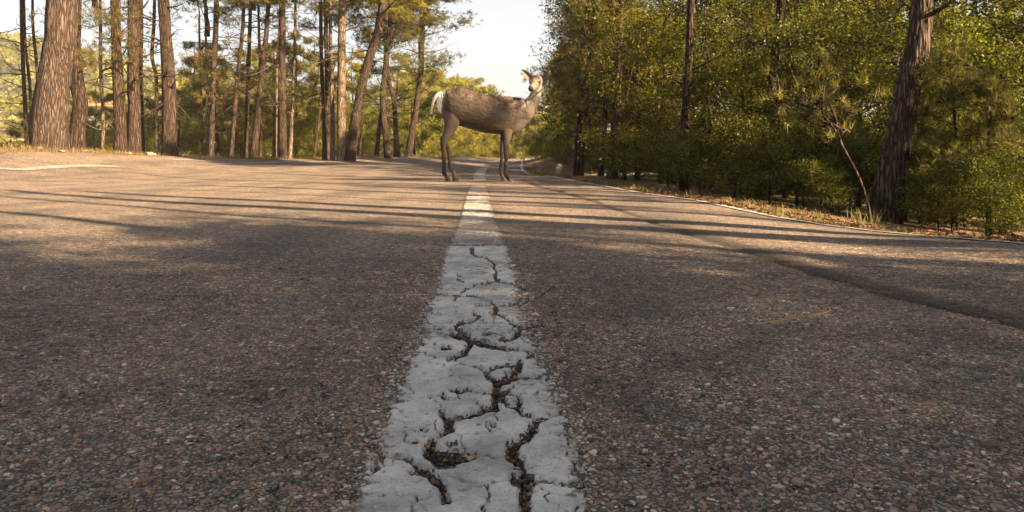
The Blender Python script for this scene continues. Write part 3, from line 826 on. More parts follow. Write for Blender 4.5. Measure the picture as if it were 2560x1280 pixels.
# ------------------------------------------------------------------ tall pines of the left row (and a few on the right)
cr_r = np.random.default_rng(99)
def crown_proto(seed, R, hh, nl, dens):
    T, C_ = make_tree(seed, height=hh, r0=.07, cz=.2, R=R, nl=nl, kind='pine', dens=dens, tuftL=.17, tw=.016)
    return T.mesh('crown_limbs', m_bark, True), C_.mesh('crown', m_needle)
CROWNS = [crown_proto(500 + i, 1.9, 3.4, 13, .8) for i in range(3)]

def pine(name, label, pts, d, widths, bark, top=8.5, twigs=8, group=None, tz=(1.2, 5.0), crown=True, k=14, tw_len=.9, needles=0, bumpy=.14, seedo=0, cs=1.0, flare=.3):
    """pts: the trunk's path in photo pixels at depth d; the rest of the tree continues above"""
    P = [np.array(unp(px, py, d)) for px, py in pts]
    base = P[0].copy(); gzv = g1(base[0], base[1]); base[2] = gzv
    rel = [p - base for p in P]; rel[0] = np.array([0, 0, -.12])
    dirn = rel[-1] - rel[-2]; dirn = dirn / np.linalg.norm(dirn)
    dirn[0] *= .5; dirn[1] = random.uniform(-.06, .06)
    nleft = top - rel[-1][2]
    if nleft > 0:
        rel.append(rel[-1] + dirn / dirn[2] * nleft * .5); rel.append(rel[-1] + dirn / dirn[2] * nleft * .5 + np.array([random.uniform(-.15, .15), 0, 0]))
    path = smooth_path(rel, 64 if k > 14 else 30)
    L = path[:, 2]
    w0 = widths[0] * d / F / 2; w1 = widths[1] * d / F / 2; zt = rel[len(pts) - 1][2]
    R = np.interp(L, [0, zt, top], [w0, w1, w1 * .35]) * (1 + flare * np.exp(-np.maximum(L, 0) / (w0 * 1.2)))
    A = Acc(); sd_ = int(abs(pts[0][0])) + seedo
    r = np.random.default_rng(sd_)
    tube(A, path, R, k, bumpy, sd_, 12)
    for i in range(int(twigs * 1.7)):
        zz = r.uniform(*tz)
        p = np.array([np.interp(zz, L, path[:, j]) for j in range(3)])
        az = r.uniform(0, 6.28)
        LL = tw_len * r.uniform(.4, 1.4)
        Q = limb(A, p, (math.cos(az), math.sin(az) * .8, r.uniform(-.3, .35)), LL, w1 * .14 + .010, r, up=r.uniform(-.05, .08), wob=.16, k=4, n=8)
        for j in range(r.integers(2, 6)):
            q = Q[r.integers(2, 8)]
            limb(A, q, rdir(r, 1)[0] * .8 + (Q[-1] - Q[0]) / LL, LL * r.uniform(.25, .55), .008, r, up=.0, wob=.2, k=3, n=5)
    e = empty(name, tuple(base))
    ob('trunk', A.mesh('trunk', bark, True), e)
    if needles:
        N = Acc()
        for i in range(int(needles * 3)):
            zz = r.uniform(tz[0] + .6, tz[1] + .6); p = np.array([np.interp(zz, L, path[:, j]) for j in range(3)])
            c = p + rdir(r, 1)[0] * np.array([1, .8, .4]) * tw_len * r.uniform(.5, 1.2)
            m = 16; off = rdir(r, m) * .27 * np.array([1.3, 1, .5])
            tufts(N, c + off, off / .22 * .6 + np.array([0, 0, .4]), .14, .011, 10, r, colmix(r, m, PINE_D, PINE_A, BRONZE, .3))
        ob('foliage', N.mesh('foliage', m_needle), e)
    if crown:
        pr = CROWNS[r.integers(0, 3)]
        c = ob('crown', pr[1], e, loc=tuple(path[-1] - np.array([0, 0, 2.8 * cs]))); c.scale = (cs,) * 3; c.rotation_euler = (0, 0, r.uniform(0, 6))
        c2 = ob('limb', pr[0], e, loc=tuple(path[-1] - np.array([0, 0, 2.8 * cs]))); c2.scale = (cs,) * 3; c2.rotation_euler = c.rotation_euler
    if needles >= 4 and crown:
        zc = 4.9 + (sd_ % 5) * .22
        q = np.array([np.interp(zc, L, path[:, j]) for j in range(3)])
        for nm, m_ in (('crown', CROWNS[sd_ % 3][1]), ('limb', CROWNS[sd_ % 3][0])):
            c = ob(nm, m_, e, loc=tuple(q - np.array([0, 0, .9]))); c.scale = (.85, .85, .6); c.rotation_euler = (0, 0, sd_)
    tag(e, label, 'tree', group)
    return e

G = 'pines along the left side of the road'
pine('pine_tree', 'thickest pine at the far left, broad furrowed trunk lit on its right side', [(124, 371), (130, 250), (146, 130), (154, 55)], 14.2, (80, 70), m_bark_big, 10, 4, G, k=56, bumpy=.13, tw_len=.8, tz=(3.0, 5), flare=.12)
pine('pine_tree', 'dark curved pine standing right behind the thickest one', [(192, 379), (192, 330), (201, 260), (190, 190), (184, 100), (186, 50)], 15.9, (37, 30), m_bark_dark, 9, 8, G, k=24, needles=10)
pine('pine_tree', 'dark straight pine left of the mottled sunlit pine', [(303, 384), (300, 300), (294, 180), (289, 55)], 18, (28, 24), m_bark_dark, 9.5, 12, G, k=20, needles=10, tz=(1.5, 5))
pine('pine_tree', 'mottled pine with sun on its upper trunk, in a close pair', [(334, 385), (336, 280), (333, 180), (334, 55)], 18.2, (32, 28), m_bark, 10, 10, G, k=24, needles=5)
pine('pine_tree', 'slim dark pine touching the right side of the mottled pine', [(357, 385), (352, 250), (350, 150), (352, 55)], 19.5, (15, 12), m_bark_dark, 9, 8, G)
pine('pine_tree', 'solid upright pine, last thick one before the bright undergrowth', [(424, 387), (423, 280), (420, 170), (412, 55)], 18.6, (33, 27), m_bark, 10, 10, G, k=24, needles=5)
pine('pine_tree', 'wavy slender pine between the pair and the solid upright pine', [(394, 385), (390, 300), (391, 200), (380, 140), (385, 55)], 24, (10, 8), m_bark, 9, 10, G)
pine('pine_tree', 'thin pale pine between the dark curved one and the dark straight one', [(258, 383), (257, 280), (252, 180), (251, 55)], 25, (9, 8), m_bark_pale, 9, 10, G)
pine('pine_tree', 'thin pine leaning left at the left edge, outer one of three', [(72, 372), (62, 250), (56, 120), (54, 40)], 22, (10, 8), m_bark, 9, 9, G, crown=False)
pine('pine_tree', 'thin pine leaning left at the left edge, middle one of three', [(86, 372), (76, 230), (64, 120), (60, 40)], 23, (8, 7), m_bark, 9, 9, G)
pine('pine_tree', 'thin pine just left of the thickest trunk', [(100, 372), (94, 200), (82, 60)], 24, (8, 7), m_bark, 9, 9, G, crown=False)
pine('pine_tree', 'twiggy thin pine half hidden by undergrowth, right of the solid upright pine', [(508, 391), (504, 280), (500, 170), (498, 60)], 26, (7, 5), m_bark_pale, 6.2, 10, G, crown=False)
pine('pine_tree', 'straight pine with a mottled top, beside two crossing thin ones', [(527, 392), (530, 280), (534, 170), (540, 55)], 22.5, (14, 13), m_bark, 9, 12, G, needles=12)
pine('pine_tree', 'thin stem rising into dark needles, first of the close cluster on the left', [(519, 392), (518, 250), (516, 140)], 25, (7, 6), m_bark_pale, 7.5, 8, G)
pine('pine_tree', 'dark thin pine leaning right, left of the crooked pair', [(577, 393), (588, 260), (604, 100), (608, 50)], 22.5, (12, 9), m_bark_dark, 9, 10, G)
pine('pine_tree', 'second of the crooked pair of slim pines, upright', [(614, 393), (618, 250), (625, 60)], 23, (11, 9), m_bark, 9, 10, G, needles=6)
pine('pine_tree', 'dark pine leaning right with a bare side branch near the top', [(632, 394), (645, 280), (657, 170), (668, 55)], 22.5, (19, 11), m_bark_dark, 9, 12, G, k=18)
pine('pine_tree', 'thin upright pine half hidden behind the dark leaning one', [(650, 394), (652, 250), (648, 100)], 26, (8, 7), m_bark, 8.5, 9, G)
pine('pine_tree', 'slim sunlit pine hugging the left of a thicker trunk', [(686, 396), (689, 280), (693, 170), (700, 60)], 23, (11, 8), m_bark_pale, 8, 10, G)
pine('pine_tree', 'medium brown pine between two slim sunlit ones', [(706, 397), (706, 280), (705, 170), (706, 55)], 22.6, (21, 16), m_bark, 9.5, 8, G, k=20, needles=8)
pine('pine_tree', 'slim sunlit pine with bare stubs on its right side', [(725, 396), (730, 280), (736, 160), (738, 60)], 23.2, (10, 7), m_bark_pale, 8, 14, G, tz=(.8, 4))
pine('pine_tree', 'short leaning stem standing alone before the trunk cluster', [(785, 397), (790, 350), (797, 300), (800, 260)], 25, (7, 5), m_bark, 2.4, 4, G, crown=False)
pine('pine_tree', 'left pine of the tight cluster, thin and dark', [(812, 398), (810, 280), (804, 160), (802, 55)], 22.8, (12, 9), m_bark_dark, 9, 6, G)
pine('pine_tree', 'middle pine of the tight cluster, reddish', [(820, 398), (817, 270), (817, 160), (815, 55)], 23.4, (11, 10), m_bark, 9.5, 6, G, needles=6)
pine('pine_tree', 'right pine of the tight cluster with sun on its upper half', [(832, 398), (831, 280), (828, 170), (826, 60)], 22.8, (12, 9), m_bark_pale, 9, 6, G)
pine('pine_tree', 'greyish straight pine immediately left of the strongly leaning one', [(854, 397), (853, 280), (854, 170), (855, 55)], 22.2, (22, 19), m_bark_pale, 9.5, 5, G, k=22, bumpy=.08)
pine('pine_tree', 'strongly leaning thick pine on the left side of the road', [(872, 397), (885, 320), (906, 210), (928, 130), (950, 55)], 22.2, (27, 20), m_bark, 9.5, 10, G, k=26, needles=4)
pine('pine_tree', 'thin low stem right of the strongly leaning pine', [(898, 396), (903, 330), (908, 270)], 26, (6, 5), m_bark, 2.6, 5, G, crown=False)
pine('pine_tree', 'short leaning pine behind the wavy one', [(940, 393), (947, 330), (956, 260), (962, 160)], 26, (12, 8), m_bark_dark, 5.5, 8, G)
pine('pine_tree', 'wavy brown pine leaning over its base, third from the sky gap', [(970, 392), (963, 330), (957, 240), (966, 150), (976, 50)], 24.5, (16, 12), m_bark, 8.5, 12, G, k=18, needles=5, tw_len=1.1)
pine('pine_tree', 'dark bowed pine, second from the sky gap', [(993, 391), (990, 330), (985, 250), (975, 215), (968, 170)], 25.5, (15, 10), m_bark_dark, 7, 10, G, k=18, needles=4, tw_len=1.1)
pine('pine_tree', 'bent pine beside the sky gap with sun on its upper trunk', [(1020, 388), (1030, 330), (1043, 250), (1053, 165), (1052, 110), (1055, 50)], 26.5, (18, 12), m_bark, 8.2, 12, G, k=18, needles=14, tz=(2.2, 5.5), tw_len=1.0)

GR = 'tall pines in the wood on the right'
pine('pine_tree', 'dark tall pine nearest the kilometre stone on the right', [(1441, 443), (1447, 320), (1458, 180), (1467, 55)], 14.5, (16, 12), m_bark_dark, 6.8, 12, GR, k=18, needles=14, cs=.7)
pine('pine_tree', 'slim sunlit pine touching the dark one by the bank', [(1453, 441), (1462, 320), (1473, 180), (1482, 55)], 15.0, (9, 7), m_bark, 6.6, 8, GR, needles=8, cs=.7)
pine('pine_tree', 'shaded reddish pine between the bank pair and the rough sunlit pine', [(1500, 448), (1510, 330), (1516, 205), (1528, 55)], 13.6, (15, 10), m_bark, 6.5, 8, GR, k=18, needles=8, cs=.7)
pine('pine_tree', 'rough sunlit pine with bright bark on its right side', [(1529, 453), (1536, 350), (1543, 250), (1552, 55)], 12.6, (24, 13), m_bark_big, 6.8, 8, GR, k=24, cs=.7, needles=5)
pine('pine_tree', 'low slim trunk right of the rough sunlit pine', [(1560, 460), (1562, 400), (1566, 330)], 12.4, (11, 8), m_bark_dark, 2.2, 5, GR, crown=False)
pine('pine_tree', 'short dark stem behind the bank pair', [(1478, 430), (1477, 380), (1474, 330)], 16, (8, 7), m_bark_dark, 2.5, 5, GR, crown=False)
pine('pine_tree', 'shaded grey trunk deep in the leaves, midway along the right wood', [(1708, 470), (1711, 350), (1716, 250), (1726, 55)], 9.4, (24, 18), m_bark_dark, 6.0, 6, GR, k=20, crown=False)
pine('pine_tree', 'reddish trunk showing only near the top edge among leaves', [(1900, 500), (1918, 330), (1936, 180), (1950, 55)], 9.0, (26, 24), m_bark, 6.0, 6, GR, k=20, crown=False)
pine('pine_tree', 'big rough leaning pine at the right edge of the road', [(2206, 560), (2226, 450), (2247, 340), (2277, 190), (2302, 55)], 6.1, (72, 52), m_bark_big, 7.0, 3, GR, k=60, bumpy=.14, tz=(1.3, 2.2), tw_len=.5, flare=.15, crown=False)
pine('pine_tree', 'thin pale stem pressed against the big leaning pine', [(2262, 540), (2276, 400), (2292, 250), (2322, 55)], 6.6, (12, 9), m_bark_pale, 3.4, 6, GR, crown=False, tw_len=.5, tz=(.5, 1.8))

# ------------------------------------------------------------------ bare bowed sapling in front of the right-hand leaves
def sapling():
    A = Acc(); d = 5.5; r = np.random.default_rng(5)
    P = [np.array(unp(px, py, d)) for px, py in [(2168, 505), (2150, 450), (2125, 400), (2100, 350), (2086, 290), (2062, 240)]]
    base = P[0].copy(); base[2] = g1(base[0], base[1])
    rel = [p - base for p in P]; rel.insert(0, np.array([0.03, 0, 0])); 
    path = smooth_path(rel, 26)
    tube(A, path, np.linspace(.012, .007, 26), 8, .1, 3)
    N = Acc()
    tips = [(1925, 225), (1950, 205), (1985, 190), (2010, 175), (2040, 165), (2075, 170), (2100, 185), (1935, 260), (1960, 285), (2000, 300), (2130, 215), (2160, 245), (2180, 240), (2035, 300)]
    for tx, ty in tips:
        s = path[r.integers(17, 26)]
        e = np.array(unp(tx + r.uniform(-8, 8), ty + r.uniform(-6, 6), d + r.uniform(-.35, .35))) - base
        mid = (s + e) / 2 + r.normal(size=3) * .05 + np.array([0, 0, -.05])
        q = smooth_path([s, mid, e], 9); q += r.normal(size=q.shape) * .008
        tube(A, q, np.linspace(.009, .004, 9), 4)
        for j in range(4):
            b = q[r.integers(3, 9)]; e2 = b + rdir(r, 1)[0] * .14 + np.array([0, 0, .06])
            tube(A, smooth_path([b, (b + e2) / 2 + r.normal(size=3) * .015, e2], 4), np.linspace(.003, .0015, 4), 3)
            if r.random() < .85:
                m = 3; off = rdir(r, m) * .03
                tufts(N, e2 + off, rdir(r, m) * .4 + np.array([0, 0, .5]), .085, .0045, 11, r, colmix(r, m, PINE_A, PINE_B * 1.3))
    em = empty('sapling', tuple(base))
    ob('trunk', A.mesh('trunk', m_bark, True), em)
    ob('foliage', N.mesh('foliage', m_needle), em)
    tag(em, 'bowed pale sapling with a fan of bare twigs left of the big leaning pine', 'sapling')
sapling()

# ------------------------------------------------------------------ right wood: leafy evergreens
OAKS = [proto(20 + i, 'oak', m_bark_dark, height=3.3, r0=.045, cz=.12, R=1.15, nl=20, dens=.62, leaf=.05, prof='dome') for i in range(3)]
SHR = [proto(40 + i, 'oak', m_bark_dark, height=1.15, r0=.014, cz=.02, R=.7, nl=15, dens=.9, leaf=.034, prof='dome') for i in range(2)]
JUN = [proto(50 + i, 'pine', m_bark_dark, height=2.0, r0=.03, cz=.1, R=.75, nl=17, dens=.8, tuftL=.085, tw=.007, prof='cone', cols=(PINE_D * 1.1, PINE_B)) for i in range(2)]
OAKF = [proto(60 + i, 'oak', m_bark_dark, height=5.2, r0=.09, cz=.5, R=1.9, nl=20, dens=.8, leaf=.075, prof='dome') for i in range(2)]
PINEY = [proto(70 + i, 'pine', m_bark, height=6.5, r0=.085, cz=.9, R=1.9, nl=22, dens=.75, tuftL=.18, tw=.017, prof='cone') for i in range(3)]
PINEB = [proto(80 + i, 'pine', m_bark, height=5.5, r0=.10, cz=.7, R=2.4, nl=24, dens=1.6, tuftL=.2, tw=.022, prof='dome', cols=(PINE_A * 1.25, PINE_B * 1.3)) for i in range(2)]

OAKL = [proto(110 + i, 'oak', m_bark_dark, height=5.2, r0=.09, cz=.2, R=2.0, nl=18, dens=.5, leaf=.10, prof='dome', cols=(OAK_B * .9, OAK_B * 1.5)) for i in range(2)]  # brighter leaves than the other oaks: sunlight put into the colour
PINEL = [proto(120 + i, 'pine', m_bark, height=6.5, r0=.085, cz=.9, R=1.9, nl=20, dens=.7, tuftL=.18, tw=.018, prof='cone', cols=(PINE_A * 1.0, PINE_B * 1.15)) for i in range(3)]  # needles a little brighter than the right-hand pines, standing in for sun
OAKS_OPEN = [proto(90 + i, 'oak', m_bark_dark, height=5.2, r0=.09, cz=.6, R=2.0, nl=15, dens=.55, leaf=.085, prof='dome') for i in range(2)]
LM = [(75, "the thin outer pines at the left edge"), (124, "the thickest pine"), (192, "the dark curved pine"), (258, "the thin pale pine"), (303, "the dark straight pine"), (338, "the mottled pine"), (394, "the wavy slender pine"), (424, "the solid upright pine"),
      (508, "the twiggy thin pine"), (530, "the straight mottled-top pine"), (577, "the dark thin right-leaning pine"), (614, "the crooked pair"), (636, "the dark pine with a side branch"), (690, "the slim sunlit pine"), (706, "the medium brown pine"),
      (785, "the short lone stem"), (820, "the tight trio of trunks"), (854, "the greyish straight pine"), (890, "the strongly leaning pine"), (941, "the short leaning pine"), (968, "the wavy brown pine"), (993, "the dark bowed pine"), (1030, "the bent pine"),
      (1085, "the deer's tail"), (1120, "the deer's hind legs"), (1165, "the deer's flank"), (1210, "the deer's belly"), (1260, "the deer's front legs"), (1300, "the deer's chest"), (1345, "the inner edge of the bend"), (1398, "the kilometre stone on the bank"), (1425, "the foot of the bank pines"),
      (1441, "the dark pine by the stone"), (1500, "the shaded reddish pine"), (1529, "the rough sunlit pine"), (1562, "the low slim trunk"), (1640, "the gap left of the shaded grey trunk"), (1708, "the shaded grey trunk"), (1790, "the glossy leaves right of the grey trunk"), (1860, "the middle of the right wood"),
      (1930, "the reddish trunk"), (2010, "the sapling's twig tips"), (2080, "the sapling's fan of twigs"), (2150, "the sapling's bowed stem"), (2225, "the big leaning pine"), (2320, "the pale stem on the big pine"), (2420, "the feathery juniper"), (2500, "the right border"), (2580, "the very edge of the right border")]
_used = {}
def where(head, px, d):
    lm = min(LM, key=lambda q: abs(q[0] - px)); side = 'behind' if abs(lm[0] - px) < 10 else ('just left of' if px < lm[0] else 'just right of')
    t = f'{head} {side} {lm[1]}'
    k = _used.get(t, 0); _used[t] = k + 1
    return t + ['', ', farther back', ', farthest back', ', last row', ', hidden row'][min(k, 4)]
rr = np.random.default_rng(11)
def R2(px, d): return ((px - 1280) * d / F, d)
# front rank of the right wood, as seen in the photograph
front = [(1590, 12.2, 0, .85), (1655, 11.0, 1, .9), (1780, 9.9, 2, .85), (1850, 9.2, 0, .8), (1965, 8.4, 1, .8), (2060, 8.0, 2, .75), (2140, 7.8, 0, .75),
         (2330, 7.2, 1, .75), (2420, 6.5, 2, .7), (2510, 6.1, 0, .72)]
back = [(1560, 16, 1, 1.15), (1650, 14.5, 2, 1.15), (1740, 13.2, 0, 1.15), (1830, 12.4, 1, 1.1), (1930, 11.6, 2, 1.1), (2030, 11, 0, 1.1), (2130, 10.4, 1, 1.05), (2240, 10, 2, 1.1),
        (2350, 9.8, 0, 1.05), (2450, 9.2, 1, 1.05), (2560, 8.8, 2, 1.0), (1480, 20, 0, 1.3), (1550, 21, 1, 1.4)]
far = [(1600, 19, 0, 1.1), (1720, 18, 1, 1.05), (1850, 17, 0, 1.0), (1990, 16, 1, 1.0), (2130, 15, 0, 1.0), (2280, 14.5, 1, 1.0), (2430, 14, 0, .95), (2580, 13, 1, .95), (1462, 27, 0, .9), (1500, 25, 1, 1.1)]
lab_f = ['glossy leafy evergreen beside the rough sunlit pine', 'dense dark evergreen left of the shaded grey trunk', 'leafy evergreen right of the shaded grey trunk', 'bright-tipped leafy evergreen in the middle of the right wood',
         'leafy evergreen below the reddish trunk', 'dark evergreen behind the bowed sapling fan', 'shaded evergreen just left of the big leaning pine', 'sunlit leafy evergreen just right of the big leaning pine',
         'evergreen near the right border, second from the edge', 'evergreen cut by the right border']
for (px, d, v, s), lb in zip(front, lab_f):
    x, y = R2(px, d); plant('evergreen_tree', OAKS[v], x, y, (.55 + .185 * d) / 3.3, rr.uniform(0, 6), lb, 'tree', 'leafy evergreens at the front of the right wood')
for px, d, v, s in back:
    x, y = R2(px, d); plant('evergreen_tree', OAKS[v], x, y, max(.75, (.75 + .185 * d) / 3.3) if px > 1600 else s, rr.uniform(0, 6), where('leafy evergreen', px, d), 'tree', 'leafy evergreens deeper in the right wood')
for px, d, v, s in far:
    x, y = R2(px, d); plant('evergreen_tree', OAKF[v], x, y, (1.4 + .185 * d) / 5.2 if px > 1500 else s, rr.uniform(0, 6), where('tall evergreen', px, d), 'tree', 'tall evergreens at the back of the right wood')
# feathery junipers and low shrubs
jun = [(2390, 6.0, 0, .75, 'feathery green juniper right of the big leaning pine'), (2470, 5.6, 1, .62, 'feathery juniper at the right border'), (2300, 6.6, 1, .55, 'small juniper at the foot of the big leaning pine'),
       (2130, 7.0, 0, .5, 'low juniper left of the big leaning pine'), (1990, 7.4, 1, .42, 'low juniper under the bowed sapling'), (2080, 6.9, 0, .5, 'juniper below the fan of the sapling')]
for px, d, v, s, lb in jun:
    x, y = R2(px, d); plant('juniper', JUN[v], x, y, s, rr.uniform(0, 6), lb, 'shrub', 'junipers in the right wood')
SL = [(1590, 11.6, .6), (1670, 9.9, .7), (1700, 9.0, .5), (1750, 8.7, .55), (1835, 8.0, .7), (1875, 7.4, .4), (1925, 7.3, .6), (2010, 6.8, .6),
      (2055, 6.2, .35), (2100, 6.5, .55), (2300, 6.4, .6), (2345, 5.5, .35), (2390, 5.9, .6), (2480, 5.3, .5), (2530, 4.9, .35), (1500, 15, .6), (1600, 13.5, .9), (1680, 12, .9), (1760, 11, .9),
      (1840, 10.2, .9), (1930, 9.4, .9), (2020, 8.7, .9), (2110, 8.2, .8), (2310, 7.8, .7), (2410, 7.2, .8), (2520, 6.8, .8)]
for i, (px, d, s) in enumerate(SL):
    x, y = R2(px, d); plant('leafy_shrub', SHR[i % 2], x, y, s, rr.uniform(0, 6), where('low leafy shrub', px, d), 'shrub', 'low shrubs edging the right wood')
for i, (px, d, s) in enumerate([(1345, 26, .7), (1362, 23, .6), (1380, 25, .8), (1395, 21.5, .6), (1412, 24, .9), (1425, 20, .7), (1372, 29, .9), (1352, 31, .8), (1405, 28, 1.0), (1436, 17.5, .6), (1335, 33, .7), (1428, 27, 1.1)]):
    x, y = R2(px, d); plant('leafy_shrub', SHR[i % 2], x, y, s, rr.uniform(0, 6), where('low shaded bank bush', px, d), 'shrub', 'bushes on the bank inside the bend')
# pines by the sky gap, right side
for px, d, v, s, lb in [(1466, 19.5, 0, .85, 'blue-green pine reaching into the sky gap beside the deer'), (1452, 25, 1, .8, 'pine behind the stone on the bank'), (1480, 17.5, 2, .75, 'young pine behind the bank pair'),
                        (1392, 36, 2, .42, 'pine on the inside of the bend'), (1425, 30, 0, .62, 'second pine on the bank above the bend'), (1535, 15, 1, .7, 'young pine behind the rough sunlit pine')]:
    x, y = R2(px, d); plant('pine_tree', PINEY[v], x, y, s, rr.uniform(0, 6), lb, 'tree', 'young pines on the right bank')

# the wood goes on to the right, outside the frame: it throws the streaks of shade over the road
def q2(q, x):            # point whose shadow line meets the road axis at distance q
    return x, q - (x) * (-SUN_D.y / SUN_D.x)
for q, x, v, s, o in [(.3, 5.4, 0, 1.0, 0), (1.3, 7.2, 1, 1.2, 0), (-1.4, 5.6, 1, 1.1, 0), (2.35, 6.6, 0, .9, 0), (-2.8, 6.4, 0, 1.1, 0), (-.6, 9.5, 1, 1.4, 0), (2.9, 10.5, 0, 1.1, 1), (.8, 3.9, 1, .5, 0), (1.7, 11, 0, 1.4, 0), (3.4, 13, 1, 1.3, 0), (-.2, 7, 0, 1.2, 1), (.9, 9, 0, 1.2, 0), (2.1, 4.6, 1, .5, 0)]:
    x, y = q2(q, x); plant('evergreen_tree', (OAKF if o else OAKS_OPEN)[v], x, y, s, rr.uniform(0, 6), 'evergreen beside the camera, beyond the right border', 'tree', 'evergreens beyond the right border', sz=s * (1.2 if q > .9 else 1.1))
for q, x, s in [(15.6, 10, .7), (18.6, 10, .7), (23, 10, .9), (28, 10, 1.0)]:
    x, y = q2(q, x); plant('pine_tree', PINEY[int(q) % 3], x, y, s, rr.uniform(0, 6), 'tall narrow pine rising behind the right wood', 'tree', 'tall narrow pines behind the right wood', sz=1.75)
for q, x, v, s in [(17.6, 9.5, 0, 1.3), (22, 9, 1, 1.2), (27, 9, 0, 1.2), (32, 9, 1, 1.3), (20, 6, 1, .9)]:
    x, y = q2(q, x); plant('evergreen_tree', OAKS_OPEN[v], x, y, s, rr.uniform(0, 6), 'tall open-crowned evergreen far back in the right wood', 'tree', 'open-crowned evergreens in the right wood')
for q, x, w in [(7.7, 8.5, .30), (10.1, 9, .26), (12.4, 9.5, .34), (14.6, 9, .30), (5.9, 9.5, .16)]:  # squeezed evergreens, added out of sight for shade bands across the road
    x, y = q2(q, x); o_ = plant('evergreen_tree', OAKF[int(q) % 2], x, y, w, rr.uniform(0, 6), 'narrow upright evergreen added out of sight to cast a shade band', 'tree', 'unseen narrow evergreens added for shade bands', sz=1.35)
def shade_trunk(q, x, w):  # unseen bare trunk, added for the streak of shade it casts
    x, y = q2(q, x); d = max(abs(y), .5)
    A = Acc(); r = np.random.default_rng(int(q * 100) + 3)
    zz = np.linspace(-.2, 7.5, 20); path = np.stack([.04 * np.cumsum(r.normal(size=20)), .03 * np.cumsum(r.normal(size=20)), zz], 1)
    tube(A, path, np.linspace(w / 2, w / 6, 20), 14, .12, 3)
    e = empty('pine_tree', (x, y, g1(x, y)))
    ob('trunk', A.mesh('trunk', m_bark, True), e)
    tag(e, 'unseen bare slim pine trunk added to cast a streak of shade', 'tree', 'unseen bare pines added for shade streaks')
for q, x, w in [(4.45, 5.6, .36), (4.85, 6.3, .34), (3.45, 5.5, .16), (5.7, 6.5, .10), (2.6, 4.4, .2), (6.7, 7, .26), (7.9, 7.5, .15), (8.8, 8, .34), (9.5, 7, .2), (11.4, 8.5, .4), (12.6, 7.5, .2), (14, 8, .35), (15.8, 8.4, .4), (18, 7.7, .3)]:
    shade_trunk(q, x, w)

# ------------------------------------------------------------------ left undergrowth, mid-distance trees
LB = [(75, 27), (150, 30), (230, 27), (290, 26), (350, 30), (470, 27), (520, 29), (560, 31), (620, 30), (665, 27), (700, 32), (745, 29), (790, 30), (840, 32), (900, 31), (940, 34), (1000, 33), (1035, 30), (380, 26), (440, 25.5)]
for i, (px, d) in enumerate(LB):
    x, y = R2(px, d)
    plant('leafy_shrub', OAKL[i % 2], x, y, float(rr.uniform(.35, .6)), rr.uniform(0, 6), where('bright bush', px, d), 'shrub', 'bushes behind the left pines')
LP = [(70, 31, .75), (95, 36, .9), (165, 37, .95), (205, 31, .7), (265, 36, .9), (285, 30, .7), (330, 38, 1.0), (120, 34, .9), (235, 33, .85), (395, 36, .95), (470, 29, .9), (505, 34, 1.05), (560, 37, 1.1), (600, 30, .85), (665, 35, 1.1), (745, 32, 1.0), (770, 38, 1.2), (840, 36, 1.0), (905, 34, .9), (985, 33, .8), (700, 28.5, .8), (1010, 37, .85), (450, 40, 1.0), (640, 42, 1.3), (880, 44, 1.2), (545, 27, .75)]
for i, (px, d, s) in enumerate(LP):
    x, y = R2(px, d)
    plant('pine_tree', PINEL[i % 3], x, y, s, rr.uniform(0, 6), where('young green pine', px, d), 'tree', 'young pines behind the left row')
MB = [(1085, 52, 1.15, 'left-hand round sunlit pine crown behind the deer'), (1125, 58, 1.30, 'tall round sunlit pine crown above the deer\'s rump'), (1168, 60, 1.30, 'sunlit pine crown above the deer\'s back'), (1200, 66, 1.2, 'smaller sunlit pine right of the tallest crown'),
      (1240, 78, 1.15, 'small far pine standing up in the sky gap'), (1060, 42, .95, 'sunlit pine behind the bent trunk'), (1105, 44, .62, 'low sunlit pine behind the deer\'s hind legs'), (1150, 50, .6, 'low pine under the deer\'s belly'),
      (1195, 52, .55, 'low pine behind the deer, left of the bend'), (1235, 54, .55, 'low pine seen under the deer\'s belly near the front legs'), (1275, 56, .62, 'pine behind the deer\'s front legs'), (1310, 58, .72, 'bright pine at the outside of the bend'),
      (1340, 55, .68, 'bright pine right of the deer\'s chest at the bend'), (1365, 60, .95, 'pine closing the bend at the foot of the bank')]
for i, (px, d, s, lb) in enumerate(MB):
    x, y = R2(px, d)
    plant('pine_tree', PINEB[i % 2], x, y, s, rr.uniform(0, 6), lb, 'tree', 'sunlit pines beyond the deer')
for i, (px, d) in enumerate([(1075, 38), (1110, 41), (1150, 45), (1185, 48), (1215, 49), (1250, 50), (1290, 51), (1330, 50), (1365, 48), (1055, 35)]):
    x, y = R2(px, d)
    plant('leafy_shrub', OAKL[i % 2], x, y, .32, rr.uniform(0, 6), where('sunlit roadside bush', px, d), 'shrub', 'bushes round the bend')

